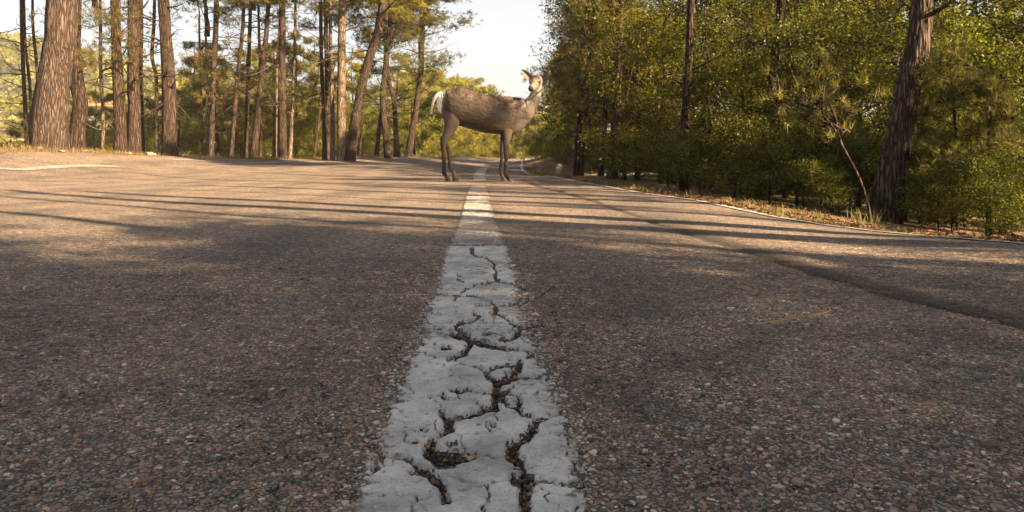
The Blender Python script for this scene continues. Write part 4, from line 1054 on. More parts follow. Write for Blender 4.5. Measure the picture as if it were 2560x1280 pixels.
# ------------------------------------------------------------------ far hills covered with wood
def hill(pts, d, thick, seed, mat, label_kind='structure'):
    xs = np.linspace(pts[0][0], pts[-1][0], 90)
    py = np.interp(xs, [p[0] for p in pts], [p[1] for p in pts])
    X = (xs - 1280) * d / F; Z = H - (py - HY) * d / F
    rows = []
    for t in np.linspace(0, 1, 14):
        yy = d - thick + 2 * thick * t
        prof = math.sin(math.pi * t) ** .9
        zz = -6 + (Z + 6) * prof + (fbm(X * .03, X * 0 + t * 6, seed, 4) - .5) * d * .03 * prof
        rows.append(np.stack([X * (yy / d) ** .3, np.full_like(X, yy), zz], 1))
    V = np.array(rows)
    me = mesh_np('hill', V.reshape(-1, 3), grid_faces(14, 90), mat, smooth=True)
    return tag(ob('hill', me), kind='structure'), V
def hillmat(name, a, b, sc):
    m, nt, p = newmat(name)
    tc = node(nt, 'ShaderNodeTexCoord'); n = node(nt, 'ShaderNodeTexNoise'); n.inputs['Scale'].default_value = sc; n.inputs['Detail'].default_value = 6
    nt.links.new(tc.outputs['Object'], n.inputs['Vector']); r = ramp(nt, [(.4, a), (.6, b)]); nt.links.new(n.outputs[0], r.inputs[0]); nt.links.new(r.outputs[0], p.inputs['Base Color'])
    p.inputs['Roughness'].default_value = 1; p.inputs['Specular IOR Level'].default_value = 0
    return m
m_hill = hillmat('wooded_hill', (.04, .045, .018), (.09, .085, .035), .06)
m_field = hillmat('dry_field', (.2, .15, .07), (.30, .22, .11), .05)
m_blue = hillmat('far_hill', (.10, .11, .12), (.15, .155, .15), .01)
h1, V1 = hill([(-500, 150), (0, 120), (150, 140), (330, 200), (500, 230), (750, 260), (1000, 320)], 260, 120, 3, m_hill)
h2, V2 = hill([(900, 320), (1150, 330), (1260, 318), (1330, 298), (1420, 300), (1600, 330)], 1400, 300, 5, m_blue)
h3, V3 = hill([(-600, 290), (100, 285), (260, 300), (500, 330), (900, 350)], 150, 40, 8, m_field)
def scatter_wood(V, n, size, seed):
    r = np.random.default_rng(seed); A = Acc()
    nr, nc = V.shape[:2]
    for i in range(n):
        a = r.uniform(0, nr / 2); b = r.uniform(0, nc - 1.01)
        i0, j0 = int(a), int(b); p = V[i0, j0] + (V[i0 + 1, j0] - V[i0, j0]) * (a - i0) + (V[i0, j0 + 1] - V[i0, j0]) * (b - j0)
        m = 60; off = rdir(r, m) * size * np.array([1, 1, .9]) * r.random((m, 1)) ** .4
        leaves(A, p + off + np.array([0, 0, size * .6]), size * .45, r, colmix(r, m, PINE_A, PINE_B) * r.uniform(.7, 1.3), asp=.9)
    return A.mesh('wood', m_leaf)
tag(ob('distant_wood', scatter_wood(V1, 900, 4.0, 4)), 'sunlit wood covering the far hillside behind the left pines', 'wood', kind='stuff')
tag(ob('valley_wood', scatter_wood(V3, 260, 2.2, 6)), 'scattered far trees on the pale slope behind the left pines', 'wood', kind='stuff')

# warm dusty air between the trees
def haze():
    A = Acc(); x0, x1, y0, y1, z0, z1 = -500, 500, -40, 330, -8, 60
    V = [(x, y, z) for z in (z0, z1) for y in (y0, y1) for x in (x0, x1)]
    A.add(V, [(0, 2, 3, 1), (4, 5, 7, 6), (0, 1, 5, 4), (2, 6, 7, 3), (0, 4, 6, 2), (1, 3, 7, 5)])
    m = bpy.data.materials.new('haze'); m.use_nodes = True; nt = m.node_tree
    nt.nodes.remove(nt.nodes['Principled BSDF'])
    v = node(nt, 'ShaderNodeVolumePrincipled'); v.inputs['Density'].default_value = HAZE; v.inputs['Color'].default_value = (.97, .94, .88, 1); v.inputs['Anisotropy'].default_value = 0.1
    nt.links.new(v.outputs[0], nt.nodes['Material Output'].inputs['Volume'])
    tag(ob('haze', A.mesh('haze', m)), 'thin warm haze in the air', 'haze', kind='stuff')
HAZE = .0006
haze()

# small white farmhouse glimpsed between the trunks
def box(acc, x0, x1, y0, y1, z0, z1):
    V = [(x, y, z) for z in (z0, z1) for y in (y0, y1) for x in (x0, x1)]
    acc.add(V, [(0, 2, 3, 1), (4, 5, 7, 6), (0, 1, 5, 4), (2, 6, 7, 3), (0, 4, 6, 2), (1, 3, 7, 5)])
def house():
    m_w = plain('white_render', (.34, .28, .22), .8); m_t = plain('roof_tiles', (.36, .16, .08), .85); m_g = plain('dark_window', (.03, .03, .035), .2)
    x, y, z = unp(226, 268, 110)
    e = empty('farmhouse', (x, y, z - 2.0))
    a = Acc(); box(a, -2.4, 2.4, 0, 5, -2, 2.2); ob('wall', a.mesh('wall', m_w), e)
    a = Acc(); a.add([(-2.7, -.4, 2.2), (2.7, -.4, 2.2), (2.7, 5.4, 2.2), (-2.7, 5.4, 2.2), (-2.7, 2.5, 3.3), (2.7, 2.5, 3.3)], [(0, 1, 5, 4), (2, 3, 4, 5)]); a.add([(-2.7, -.4, 2.2), (-2.7, 2.5, 3.3), (-2.7, 5.4, 2.2), (2.7, -.4, 2.2), (2.7, 5.4, 2.2), (2.7, 2.5, 3.3)], [(0, 1, 2), (3, 4, 5)])
    ob('roof', a.mesh('roof', m_t), e)
    for k in (-1.3, 1.1):
        a = Acc(); box(a, k - .35, k + .35, -.04, .03, .3, 1.3); ob('window', a.mesh('window', m_g), e)
    tag(e, 'small white farmhouse with a tiled roof glimpsed between the left trunks', 'house')
house()

# ------------------------------------------------------------------ kilometre stones
m_km = plain('stone_white', (.13, .125, .11), .8, nscale=30)
def km(px, py, d, w, h, label):
    x, y, _ = unp(px, py, d); z = g1(x, y)
    a = Acc(); n = 12
    prof = [(-w / 2, -.1)] + [(math.cos(math.pi - t) * w / 2, h - w / 2 + math.sin(t) * w / 2) for t in np.linspace(0, math.pi, n)] + [(w / 2, -.1)]
    k = len(prof); dd = w * .42
    V = [(p, -dd / 2, q) for p, q in prof] + [(p, dd / 2, q) for p, q in prof]
    V += [(p * .92, -dd / 2 - .012, q if q < 0 else q * .97) for p, q in prof]
    a.add(V, [(i, i + 1, i + 1 + k, i + k) for i in range(k - 1)]); a.add(V, [(2 * k + i, 2 * k + i + 1, i + 1, i) for i in range(k - 1)])
    me = bpy.data.meshes.new('km')
    F_ = [(i + k, i + 1 + k, i + 1, i) for i in range(k - 1)] + [(i, i + 1, 2 * k + i + 1, 2 * k + i) for i in range(k - 1)] + [tuple(2 * k + i for i in range(k))] + [tuple(k + i for i in reversed(range(k)))]
    me.from_pydata(V, [], F_); me.materials.append(m_km)
    o = ob('kilometre_stone', me, loc=(x, y, z)); tag(o, label, 'milestone', 'kilometre stones')
    bpy.context.view_layer.update()
km(1398, 434, 17, .155, .22, 'small round-topped white kilometre stone on the right verge below the bank')
km(1016, 386, 25.8, .16, .28, 'round-topped pale stone at the foot of the bent pine on the left')

# ------------------------------------------------------------------ verge: litter, grass
def verge():
    r = np.random.default_rng(17)
    # dry grass and weeds on both verges
    A = Acc()
    def blades(X, Y, hgt, wd, col, k=1):
        n = len(X); Z = gz(X, Y)
        a = r.uniform(0, 6.28, n); lean = r.uniform(.1, .7, n) * hgt
        dx, dy = np.cos(a), np.sin(a)
        b = np.stack([X, Y, Z - .02], 1)
        wd = np.broadcast_to(wd, (n,))[:, None]; s = np.stack([-dy, dx, np.zeros(n)], 1) * wd * .5; m = b + np.stack([dx * lean * .35, dy * lean * .35, hgt * .6], 1); t = b + np.stack([dx * lean, dy * lean, hgt], 1)
        V = np.stack([b - s, b + s, m - s * .7, m + s * .7, t], 1).reshape(-1, 3)
        i = np.arange(n)[:, None] * 5
        A.add(V, np.concatenate([i + np.array([[0, 1, 3]]), i + np.array([[0, 3, 2]]), i + np.array([[2, 3, 4]])]), np.repeat(col, 5, 0))
    dry = np.array([.22, .145, .065]); drk = np.array([.12, .07, .032]); grn = np.array([.12, .15, .03])
    # right
    n = 8000
    Y = 2.4 * (20 / 2.4) ** r.random(n); off = r.exponential(.2, n) + .02
    cl = fbm(Y * 1.6, off * 2, 3); keep = r.random(n) < sst(.35, .65, cl) + .25
    Y, off = Y[keep], off[keep]; X = xr(Y) + off
    n = len(X); c = colmix(r, n, dry, drk, grn, .3)
    blades(X, Y, r.uniform(.012, .05, n) * (1 + sst(.6, .8, fbm(X * 3, Y * 1.5, 6)) * 1.0), .004 + .0008 * Y, c)
    # tufts at the foot of the leaning pine
    for (px, py, d, nn, hh) in [(2155, 545, 4.75, 34, .15), (2235, 575, 4.2, 8, .11), (1725, 500, 6.9, 14, .13), (2440, 585, 4.1, 20, .12), (1650, 480, 8.4, 20, .12), (2060, 535, 5.3, 20, .09), (2350, 590, 4.2, 16, .09)]:
        x, y, _ = unp(px, py, d); xx = np.maximum(x + r.normal(size=nn) * .05, xr(np.full(nn, y)) + .06); yy_ = y + r.normal(size=nn) * .05
        blades(xx, yy_, r.uniform(.5, 1.1, nn) * hh, .007, colmix(r, nn, dry, np.array([.14, .14, .05])))
    # left
    n = 9000
    Y = r.uniform(11, 44, n); off = r.exponential(.6, n) + .03; X = xl(Y) - off
    n = len(X); blades(X, Y, r.uniform(.03, .14, n), .012, colmix(r, n, dry * .8, drk, grn, .25))
    tag(ob('grass', A.mesh('grass', m_grass)), 'dry grass and weeds along both road edges', 'grass', kind='stuff')
    # needle litter and fallen leaves
    B = Acc()
    n = 7000
    side = r.random(n) < .55
    Y = np.where(side, 2.2 * (20 / 2.2) ** r.random(n), r.uniform(10, 36, n)); off = r.exponential(.3, n) - .06
    off = np.where(side, off, off * 2.6)
    X = np.where(side, xr(Y) + off, xl(Y) - off)
    Z = gz(X, Y) + .006 + r.uniform(0, .02, n) * (off > .05)
    c = colmix(r, n, np.array([.17, .09, .042]), np.array([.09, .05, .025]), np.array([.26, .17, .09]), .1)
    leaves(B, np.stack([X, Y, Z], 1), .035, r, c, up=1.5, asp=.4)
    # stray bits blown on to the tarmac
    n = 900
    Y = .9 * (16 / .9) ** r.random(n); X = r.uniform(-.75, .75, n) * Y; k = (X < xr(Y) - .05) & (X > xl(Y)) & ((X < stripe_l(Y)) | (X > stripe_r(Y)))
    X, Y = X[k], Y[k]; n = len(X)
    leaves(B, np.stack([X, Y, gz(X, Y) + .007], 1), .012, r, colmix(r, n, np.array([.26, .13, .055]), np.array([.13, .065, .03])), up=1.8, asp=.25)
    tag(ob('litter', B.mesh('litter', m_litter)), 'brown pine needles and fallen leaves on the verges', 'leaf litter', kind='stuff')
verge()
# one long dry needle lying in the right lane
A = Acc(); q = [((1890 - 1280) * 1.66 / F, 1.66, .008), ((2020 - 1280) * 1.86 / F, 1.76, .012), ((2045 - 1280) * 1.92 / F, 1.86, .009)]
tube(A, smooth_path(q, 10), np.full(10, .0009), 5)
tag(ob('pine_needle', A.mesh('needle', plain('straw', (.42, .25, .08)), True)), 'long straw-coloured pine needle lying on the right lane', 'needle')
# sun-bleached stones by the left trees
m_rk = plain('verge_rock', (.16, .13, .10), .9, nscale=20)
for i, (px, d, s) in enumerate([(88, 14.3, .06), (100, 14.0, .045), (155, 14.1, .05), (215, 15.5, .05), (322, 17.4, .06), (374, 17.9, .09), (385, 18.0, .06)]):
    x, y = R2(px, d - .35); r = np.random.default_rng(i); u = np.linspace(0, math.pi, 6); v = np.arange(8) * math.pi / 4
    U, Vv = np.meshgrid(u, v, indexing='ij'); q = r.uniform(.75, 1.2, U.shape); q[0] = q[-1] = 1
    P = np.stack([np.sin(U) * np.cos(Vv) * q * 1.3, np.sin(U) * np.sin(Vv) * q, np.cos(U) * q * .65], -1) * s
    f = [(a * 8 + b, a * 8 + (b + 1) % 8, (a + 1) * 8 + (b + 1) % 8, (a + 1) * 8 + b) for a in range(5) for b in range(8)]
    o = ob('rock', mesh_np('rock', P.reshape(-1, 3), np.array(f), m_rk, smooth=False), loc=(x, y, g1(x, y) + s * .25))
    tag(o, where('small rock', px, d), 'rock', 'small rocks at the foot of the left trees')

# ------------------------------------------------------------------ the deer
def deer():
    D = 10.6; S = D / F                            # metres per photo pixel at the deer
    gy0 = 452.0                                    # photo row of the near front hoof
    zt = H - (gy0 - HY) * S
    def P3(px, py, dy=0.0):                         # dy: metres away from the viewer
        return np.array([(px - 1280) * S, dy, H - (py - HY) * S])
    A = Acc()
    def loft(secs, k=20):
        """secs: centre(3), half-size vectors a(3), b(3)"""
        n = len(secs); a = np.arange(k) * 2 * np.pi / k
        V = np.array([[c + u * math.cos(t) + w * math.sin(t) for t in a] for c, u, w in secs]).reshape(-1, 3)
        i = np.arange(n - 1)[:, None] * k; j = np.arange(k)[None]
        F4 = np.stack([i + j, i + (j + 1) % k, i + k + (j + 1) % k, i + k + j], -1).reshape(-1, 4)
        base = A.n
        A.add(V, F4)
        for row, sgn in ((0, 1), (n - 1, -1)):       # caps
            c = secs[row][0]; idx = row * k
            A.F.setdefault(3, []).append(np.array([[base + idx + (j_ + (0 if sgn > 0 else 1)) % k, A.n, base + idx + (j_ + (1 if sgn > 0 else 0)) % k] for j_ in range(k)]) )
            A.V.append(np.array([c])); A.n += 1
    ey = np.array([0, 1, 0.])
    # trunk
    st = [(1093, 244, 270, 6), (1099, 236, 280, 15), (1110, 227, 292, 25), (1126, 221, 304, 32), (1148, 218.5, 315, 34), (1166, 222, 320, 34), (1188, 230, 327, 35), (1212, 236, 333, 37), (1240, 239, 335.5, 36), (1262, 241, 338, 33), (1280, 242, 338, 30), (1294, 244, 333, 26), (1306, 247, 324, 21), (1316, 253, 313, 15), (1324, 262, 300, 8)]
    st = np.array(st, float)
    xs = np.linspace(st[0, 0], st[-1, 0], 46)
    secs = []
    for x in xs:
        t, b, w = (np.interp(x, st[:, 0], st[:, q]) for q in (1, 2, 3))
        secs.append((P3(x, (t + b) / 2), np.array([0, 0, (b - t) / 2 * S]), ey * w * S))
    loft(secs, 28)
    def chain(pts, k=14, n=24, flat=None):
        """pts: px, py, depth offset in px, radius in image plane px, radius in depth px"""
        pts = np.array(pts, float); t = np.linspace(0, 1, len(pts))
        q = smooth_path(pts, n)
        C_ = np.array([P3(a[0], a[1], a[2] * S) for a in q]); T = np.gradient(C_, axis=0); T /= np.linalg.norm(T, axis=1)[:, None]
        secs = []
        for c, tt, a in zip(C_, T, q):
            w = np.cross(tt, np.array([0, 1, 0])); w /= np.linalg.norm(w) + 1e-9
            u = np.cross(w, tt)
            secs.append((c, w * max(a[3], 1) * S, u * max(a[4], 1) * S))
        loft(secs, k)
    # neck
    chain([(1290, 292, 0, 34, 24), (1308, 281, 0, 28, 21), (1322, 267, -1, 20.5, 17), (1333, 250, -2, 15.5, 14.5), (1340, 233, -3, 13, 13), (1344, 215, -3, 12, 12), (1344, 206, -3, 9, 9)], 20)
    # head: skull + muzzle pointing at the viewer, down and to the left
    hc = P3(1342, 205, -2 * S); ax = np.array([-20, -39, -22.]); ax /= np.linalg.norm(ax)
    side = np.cross(ax, np.array([0, 0, 1.])); side /= np.linalg.norm(side); upv = np.cross(side, ax)
    hd = [(-17, 5, 5, 2), (-14, 10, 9, 2), (-6, 14, 13.5, 1), (2, 15.5, 14.5, 0), (9, 15, 13.5, -.5), (15, 12.5, 12, -1.5), (22, 10, 10.5, -2.5), (29, 8.2, 9.2, -3.2), (35, 7.6, 8.2, -3.6), (40, 7.0, 7.2, -3.8), (43.5, 5, 5, -4), (45, 2, 2, -4)]
    q = smooth_path([(a, b, c) for a, b, c, e_ in hd], 26); qe = np.interp(q[:, 0], [h[0] for h in hd], [h[3] for h in hd])
    loft([(hc + ax * a * S + upv * (e_ + 1) * S, side * b * S, upv * c * S) for (a, b, c), e_ in zip(q, qe)], 20)
    # brow ridges
    for sg in (-1, 1):
        c = hc + ax * 9 * S + side * sg * 11 * S + upv * 6 * S
        loft([(c + ax * a * S, side * r_ * S, upv * r_ * S * .9) for a, r_ in ((-7, .8), (-5, 3.5), (0, 4.6), (5, 3.4), (8, .8))], 10)
    # near front leg, far front leg, near hind, far hind
    chain([(1266, 300, -14, 18, 9), (1268, 322, -15, 14.5, 9), (1268, 338, -15, 11.5, 8.5), (1266, 355, -15, 9, 7.5), (1265.5, 370, -15, 7, 6.5), (1265, 381, -15, 7, 6.5), (1265.5, 389, -15, 6, 5.5), (1265, 402, -15, 4.7, 4.4), (1264.5, 420, -15, 4.5, 4.2), (1264.5, 433, -15, 4.5, 4.3), (1266, 439, -15, 5.2, 5), (1269, 444, -15, 4.6, 4.6), (1272, 448, -15, 4.4, 4.4)], 16, 40)
    chain([(1262, 300, 14, 15, 9), (1260, 325, 15, 11, 8.5), (1258, 345, 15, 8, 7.5), (1256, 365, 15, 6, 6), (1255, 378, 15, 6, 6), (1255, 390, 15, 4.8, 4.8), (1253.5, 405, 15, 4.1, 4.1), (1251.5, 422, 15, 3.9, 3.9), (1251.5, 431, 15, 4.5, 4.4), (1253, 437, 15, 4.1, 4.1), (1255, 441, 15, 4, 4)], 16, 40)
    chain([(1132, 268, -12, 28, 14), (1132, 290, -15, 25, 13), (1131, 305, -16, 20.5, 11.5), (1127, 320, -16, 15.5, 10), (1121, 332, -16, 11.8, 8.5), (1115, 343, -16, 9.6, 7.5), (1110.5, 353, -16, 8.6, 6.8), (1109.5, 363, -16, 7.2, 6), (1110, 375, -16, 6.2, 5.2), (1111, 390, -16, 5.6, 5), (1111.5, 408, -16, 5.2, 4.7), (1111, 424, -16, 5.2, 4.8), (1111.5, 431, -16, 5.8, 5.2), (1114.5, 437, -16, 5.0, 4.8), (1117, 441, -16, 4.6, 4.6)], 16, 44)
    chain([(1134, 285, 12, 18, 12), (1128, 308, 14, 14, 10), (1122, 325, 14, 9.5, 8), (1117, 338, 14, 7.5, 6.5), (1112, 348, 14, 7, 6), (1114, 360, 14, 5.8, 5.4), (1119, 375, 14, 5.1, 5), (1122, 392, 14, 4.5, 4.3), (1123, 408, 14, 4.3, 4.2), (1124, 418, 14, 4.7, 4.5), (1128, 425, 14, 4.4, 4.3), (1132, 430, 14, 4.2, 4.2)], 16, 40)
    me0 = mesh_np('deer_raw', np.concatenate(A.V), [np.concatenate(v) for v in A.F.values()], m_fur)
    o = bpy.data.objects.new('deer_raw', me0); COL.objects.link(o)
    md = o.modifiers.new('r', 'REMESH'); md.mode = 'VOXEL'; md.voxel_size = .0075
    ms = o.modifiers.new('s', 'SMOOTH'); ms.factor = .6; ms.iterations = 7
    dg = bpy.context.evaluated_depsgraph_get()
    me = bpy.data.meshes.new_from_object(o.evaluated_get(dg))
    bpy.data.objects.remove(o, do_unlink=True)
    me.name = 'deer_body'
    n = len(me.vertices); co = np.empty(n * 3, np.float32); me.vertices.foreach_get('co', co); co = co.reshape(-1, 3)
    no = np.empty(n * 3, np.float32); me.vertices.foreach_get('normal', no); no = no.reshape(-1, 3)
    def coat(co):
        px = co[:, 0] / S + 1280; py = HY + (H - co[:, 2]) / S; dy = co[:, 1] / S
        base = np.array([.15, .118, .098]); c = np.repeat(base[None], len(co), 0)
        def mixin(w, colr):
            nonlocal c
            c = c * (1 - w[:, None]) + np.array(colr) * w[:, None]
        bx = np.interp(px, st[:, 0], st[:, 1]); bb = np.interp(px, st[:, 0], st[:, 2])
        t = (py - bx) / (bb - bx + 1e-6)                     # 0 at the back, 1 at the belly
        trunkm = (px < 1318)
        nz = fbm(px / 16, py / 6 + dy / 9, 7, 4); nz2 = fbm(px / 26, py / 13, 17, 3)
        # shaggy pale and golden coat along the back
        w = sst(.38, .12, t + (nz2 - .5) * .35) * trunkm * (py < 300)
        mixin(w * sst(.40, .62, nz), (.34, .235, .145)); mixin(w * sst(.46, .34, nz), (.075, .050, .038))
        # darker haunch and shoulder
        mixin(sst(.36, .6, nz2) * trunkm * (t < .8) * .5, (.115, .073, .052))
        mixin(sst(.62, .95, t) * trunkm * (py < 345) * .55, (.22, .155, .11))
        mixin(sst(.90, 1.02, t) * (px > 1160) * (px < 1252) * (py < 342) * .8, (.52, .45, .37))
        mixin(np.exp(-((px - 1240) ** 2 / 180 + (py - 317) ** 2 / 60)) * .55 * (dy < 0), (.36, .21, .10))
        # legs
        lg = sst(338, 375, py) * (px < 1300); mixin(lg * .75, (.085, .056, .043))
        mixin(sst(400, 440, py) * .5, (.055, .038, .03))
        hk = np.exp(-((px - 1104) ** 2 / 30 + (py - 378) ** 2 / 400)); mixin(np.clip(hk, 0, 1) * .4, (.03, .02, .018))
        inl = (py > 350) & (px > 1200) & (px < 1262) & (dy < 5); mixin(inl * .25, (.32, .27, .22))
        # white rump
        ru = sst(1116, 1106, px + (py - 245) * .10 + (nz - .5) * 6) * (py < 296) * (py > 226); mixin(ru, (.72, .69, .66))
        dk = np.exp(-((px - 1120 - (py - 250) * .12) ** 2 / 28)) * (py > 235) * (py < 300); mixin(dk * .6, (.06, .04, .032))
        # neck: paler front ruff, grey side
        nk = sst(1306, 1322, px - (py - 262) * .35) * (py > 215) * (py < 300); mixin(nk * .75, (.27, .205, .16))
        rf = np.exp(-((px - 1322 + (py - 240) * .25) ** 2 / 60 + (py - 252) ** 2 / 340)) * sst(.35, .6, fbm(px / 3, py / 12, 5)); mixin(np.clip(rf, 0, 1) * .9, (.56, .50, .44))
        ch = sst(.0, 16, px - (1262 + (338 - py) * .9)) * (py > 300) * (py < 345) * (px > 1283); mixin(ch * .6, (.30, .23, .18))
        # head
        rel = co - hc; a = rel @ ax / S; s_ = rel @ side / S; u = rel @ upv / S
        hm = (a > -20) & (py < 240) & (px > 1316) & (np.abs(s_) < 22)
        mixin(hm * sst(-16, -4, a) * .9, (.40, .33, .275))
        mixin(hm * sst(8, 13, u) * sst(20, 4, a) * .75, (.20, .14, .105))
        mixin(hm * np.exp(-(s_ ** 2) / 22) * sst(14, 24, a) * sst(40, 30, a) * (u > 0) * .55, (.14, .10, .08))
        mixin(hm * sst(-2, -7, u) * sst(4, 16, a), (.46, .40, .34))
        for sg in (-1, 1):
            e = np.exp(-(((a - 11) ** 2) / 16 + ((s_ - sg * 12.5) ** 2) / 14 + ((u - 3.5) ** 2) / 9)); mixin(hm * np.clip(e * 1.3, 0, 1) * .75, (.06, .042, .034))
            e = np.exp(-(((a - 9) ** 2) / 20 + ((s_ - sg * 11) ** 2) / 20 + ((u - 9.5) ** 2) / 4)); mixin(hm * e * .6, (.48, .38, .29))
        mixin(hm * sst(37, 40, a) * (u > -9), (.03, .024, .022))
        f = .29 + .71 * sst(.56, .68, c)
        c = c * f * (1 + .5 * hm * sst(-14, -2, a) + .45 * nk * (~hm))[:, None]
        return np.clip(c, .01, .9), px, py, dy, t
    c, px, py, dy, t = coat(co)
    # coat relief
    rel_n = (fbm(px / 6, py / 4 + dy / 6, 33, 3) - .5)
    trunkw = ((py < 345) & (px < 1320)) * sst(.75, .1, t)
    co2 = co + no * (rel_n * .020 * (.25 + trunkw))[:, None]
    # hooves flare: nothing here, hooves are parts of their own
    me.vertices.foreach_set('co', co2.astype(np.float32).ravel())
    a_ = me.attributes.new('col', 'FLOAT_COLOR', 'POINT'); cc = np.ones((n, 4), np.float32); cc[:, :3] = c; a_.data.foreach_set('color', cc.ravel())
    me.materials.clear(); me.materials.append(m_fur)
    me.polygons.foreach_set('use_smooth', np.ones(len(me.polygons), bool))
    me.update()
    e = empty('deer', (0, D, 0))
    ob('body', me, e)
    # hair: short tapered strands lying back along the body
    r = np.random.default_rng(8)
    cand = r.choice(n, 38000)
    hp = co2[cand].astype(float) + r.normal(size=(38000, 3)) * .003; hn = no[cand].astype(float)
    c, px, py, dy, t = coat(co2[cand].astype(float))
    flow = np.repeat(np.array([[-.75, 0, -.5]]), len(hp), 0)
    legm = (py > 335); flow[legm] = (0, 0, -1)
    rel = hp - hc; aa = rel @ ax / S
    hm = (py < 242) & (px > 1318); flow[hm] = -ax
    nkm = (~hm) & (px > 1312) & (py < 310); flow[nkm] = (-.35, -.1, -.9)
    L = np.where(hm, .009, np.where(legm, .010, .022 + .020 * sst(.5, .05, t)))
    L = np.where((px < 1112) & (py < 300), .05, L); L = np.where(nkm, .038, L)
    L = L * r.uniform(.6, 1.3, len(L))
    keep = ~((py > 436)) & (aa < 36)
    wob = r.normal(size=hp.shape) * .3
    d = flow + wob + hn * .30; d -= hn * ((d * hn).sum(1) - .28)[:, None]; d /= np.linalg.norm(d, axis=1)[:, None]
    sdv = np.cross(d, hn); sdv /= np.linalg.norm(sdv, axis=1)[:, None] + 1e-9
    wd = np.where(hm | legm, .0022, .0038)[:, None]
    V = np.stack([hp - hn * .002 - sdv * wd, hp - hn * .002 + sdv * wd, hp + d * L[:, None]], 1)[keep].reshape(-1, 3)
    hcx = c[keep] * (1 + r.uniform(-.28, .4, (keep.sum(), 1)))
    ob('coat', mesh_np('coat', V, np.arange(len(V)).reshape(-1, 3), m_furhair, col=np.repeat(np.clip(hcx, 0, .95), 3, 0)), e)['kind'] = 'stuff'
    # ears
    m_in = plain('inner_ear', (.13, .095, .08), .8, nscale=60); m_ear = plain('ear_back', (.065, .05, .042), .9, nscale=60)
    def ear(bx_, by_, tx, ty, wpx, dyb, dyt):
        b = P3(bx_, by_, dyb * S); t_ = P3(tx, ty, dyt * S); T = t_ - b
        w = np.cross(T, np.array([0, 1, 0.])); w /= np.linalg.norm(w)
        fr = np.cross(w, T); fr /= np.linalg.norm(fr)
        if fr[1] > 0: fr = -fr                       # towards the viewer
        n1, n2 = 12, 9; V = []; Cc = []
        for side_, off in ((0, 0.0), (1, -.004)):
            for i in range(n1):
                f = i / (n1 - 1); hw = wpx * S * (math.sin(math.pi * min(1, f * .86 + .14)) ** .75) * (1 if f < 1 else .0)
                if f > .97: hw = wpx * S * .06
                for j in range(n2):
                    g = -1 + 2 * j / (n2 - 1)
                    p = b + T * f + w * hw * g + fr * (hw * .55 * (abs(g) ** 1.6) + off * (1 if side_ else 0)) 
                    V.append(p)
        V = np.array(V); k = n1 * n2
        g1_ = grid_faces(n1, n2); g2_ = grid_faces(n1, n2)[:, ::-1] + k
        rim = []
        for i in range(n1 - 1): rim += [(i * n2, (i + 1) * n2, (i + 1) * n2 + k, i * n2 + k), ((i + 1) * n2 - 1 + k, (i + 2) * n2 - 1 + k, (i + 2) * n2 - 1, (i + 1) * n2 - 1)]
        for j in range(n2 - 1): rim += [((n1 - 1) * n2 + j, (n1 - 1) * n2 + j + 1, (n1 - 1) * n2 + j + 1 + k, (n1 - 1) * n2 + j + k)]
        F_ = np.concatenate([g1_, g2_, np.array(rim)])
        mi = np.concatenate([np.zeros(len(g1_)), np.ones(len(g2_) + len(rim))])
        ob('ear', mesh_np('ear', V, F_, [m_in, m_ear], smooth=True, mat_idx=mi), e)
    ear(1330, 200, 1303, 174, 8.8, 2, -2); ear(1357, 203, 1376, 177, 8.3, 2, -1)
    # eyes, nose, hooves, tail
    def ball(name, c, rx, ry, rz, mat, nn=12):
        u = np.linspace(0, math.pi, nn); v = np.arange(nn) * 2 * math.pi / nn; U, Vv = np.meshgrid(u, v, indexing='ij')
        P = c + np.sin(U)[..., None] * np.cos(Vv)[..., None] * rx + np.sin(U)[..., None] * np.sin(Vv)[..., None] * ry + np.cos(U)[..., None] * rz
        f = [(a * nn + b, a * nn + (b + 1) % nn, (a + 1) * nn + (b + 1) % nn, (a + 1) * nn + b) for a in range(nn - 1) for b in range(nn)]
        return ob(name, mesh_np(name, P.reshape(-1, 3), np.array(f), mat, smooth=True), e)
    m_eye, nt, p = newmat('eye'); p.inputs['Base Color'].default_value = (.012, .008, .006, 1); p.inputs['Roughness'].default_value = .08
    m_nose = plain('nose', (.025, .02, .02), .35, nscale=90); m_hoof = plain('hoof', (.045, .035, .03), .5, nscale=40); m_tail = None
    for sg in (-1, 1):
        ball('eye', hc + ax * 11.5 * S + side * sg * 12.6 * S + upv * 4.0 * S, side * 3.0 * S, ax * 4.0 * S, upv * 3.3 * S, m_eye)
    ball('nose', hc + ax * 43.0 * S + upv * (-.6) * S, side * 5.6 * S, ax * 3.4 * S, upv * 4.2 * S, m_nose)
    ball('mouth', hc + ax * 41.0 * S + upv * (-7.4) * S, side * 5.4 * S, ax * 3.4 * S, upv * .9 * S, m_nose)
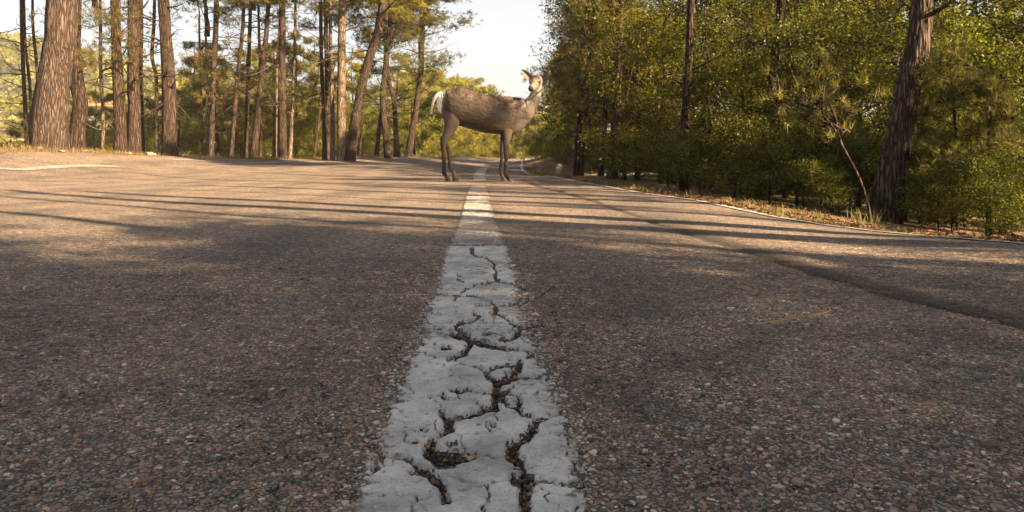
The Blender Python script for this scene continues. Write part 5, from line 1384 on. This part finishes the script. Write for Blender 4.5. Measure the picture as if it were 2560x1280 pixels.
    def hoof(px_, py_, dyp, zg):
        A2 = Acc()
        for sg in (-1, 1):
            c = P3(px_, py_, dyp * S) + np.array([0, sg * 2.6 * S, 0]); h = c[2] - zg
            secs_ = []
            for f, (fx, lx, ly) in zip((0, .35, .8, 1), ((-1.5, 4.2, 2.4), (.5, 5.6, 2.7), (2.5, 7.4, 2.9), (2.8, 7.6, 2.9))):
                secs_.append((np.array([c[0] + fx * S, c[1], c[2] - h * f]), lx * S, ly * S))
            k = 10; a = np.arange(k) * 2 * np.pi / k; V = []
            for cc_, lx, ly in secs_:
                for t_ in a: V.append(cc_ + np.array([math.cos(t_) * lx * (1.25 if math.cos(t_) > 0 else .8), math.sin(t_) * ly, 0]))
            F4 = [(i * k + j, i * k + (j + 1) % k, (i + 1) * k + (j + 1) % k, (i + 1) * k + j) for i in range(3) for j in range(k)]
            A2.add(V, F4); V2 = V[-k:] + [secs_[-1][0]]; A2.add(V2, [(j, k, (j + 1) % k) for j in range(k)])
            V3_ = V[:k] + [secs_[0][0]]; A2.add(V3_, [(j, (j + 1) % k, k) for j in range(k)])
        ob('hoof', A2.mesh('hoof', m_hoof, True), e)
    # ground is flat (z = 0) here: the row of each hoof is met by its distance
    hoof(1273, 446, -15, 0.0); hoof(1256, 439, 15, 0.0); hoof(1118, 439, -16, 0.0); hoof(1133, 428.5, 14, 0.0)
    T_ = Acc(); rt = np.random.default_rng(3)
    tp = smooth_path([P3(1104, 232, -2 * S), P3(1094, 238, -3 * S), P3(1086, 250, -4 * S), P3(1082, 265, -4 * S), P3(1079, 281, -4 * S)], 16)
    tube(T_, tp, np.array([6, 6.5, 7, 7.2, 7.2, 7, 6.8, 6.3, 5.8, 5.2, 4.6, 4, 3.3, 2.5, 1.6, .5]) * S * .65, 10, c=np.array([.5, .47, .44]))
    for i in range(900):
        q_ = rt.integers(0, 15); b = tp[q_]; a1 = rt.uniform(0, 6.28); nn_ = np.array([math.cos(a1), math.sin(a1), 0]); b = b + nn_ * 4.6 * S * (1 - q_ / 17)
        d_ = (tp[min(q_ + 1, 15)] - tp[q_]); d_ /= np.linalg.norm(d_); tip = b + (d_ + nn_ * .25 + rt.normal(size=3) * .12) * .045
        s2 = np.cross(d_, nn_) * .003
        T_.add([b - s2, b + s2, tip], [(0, 1, 2)], np.array([.58, .55, .52]) * rt.uniform(.7, 1.1) if a1 % 3.1 > .5 else np.array([.35, .27, .21]))
    ob('tail', T_.mesh('tail', m_furhair), e)
    return e, zt
dz_e, zt = deer()
tag(dz_e, 'brown female deer with a white rump standing across the road, head turned to the viewer', 'deer')
print('deer foot z', zt, 'tris', sum(len(m.loops) - 2 * len(m.polygons) for m in bpy.data.meshes))
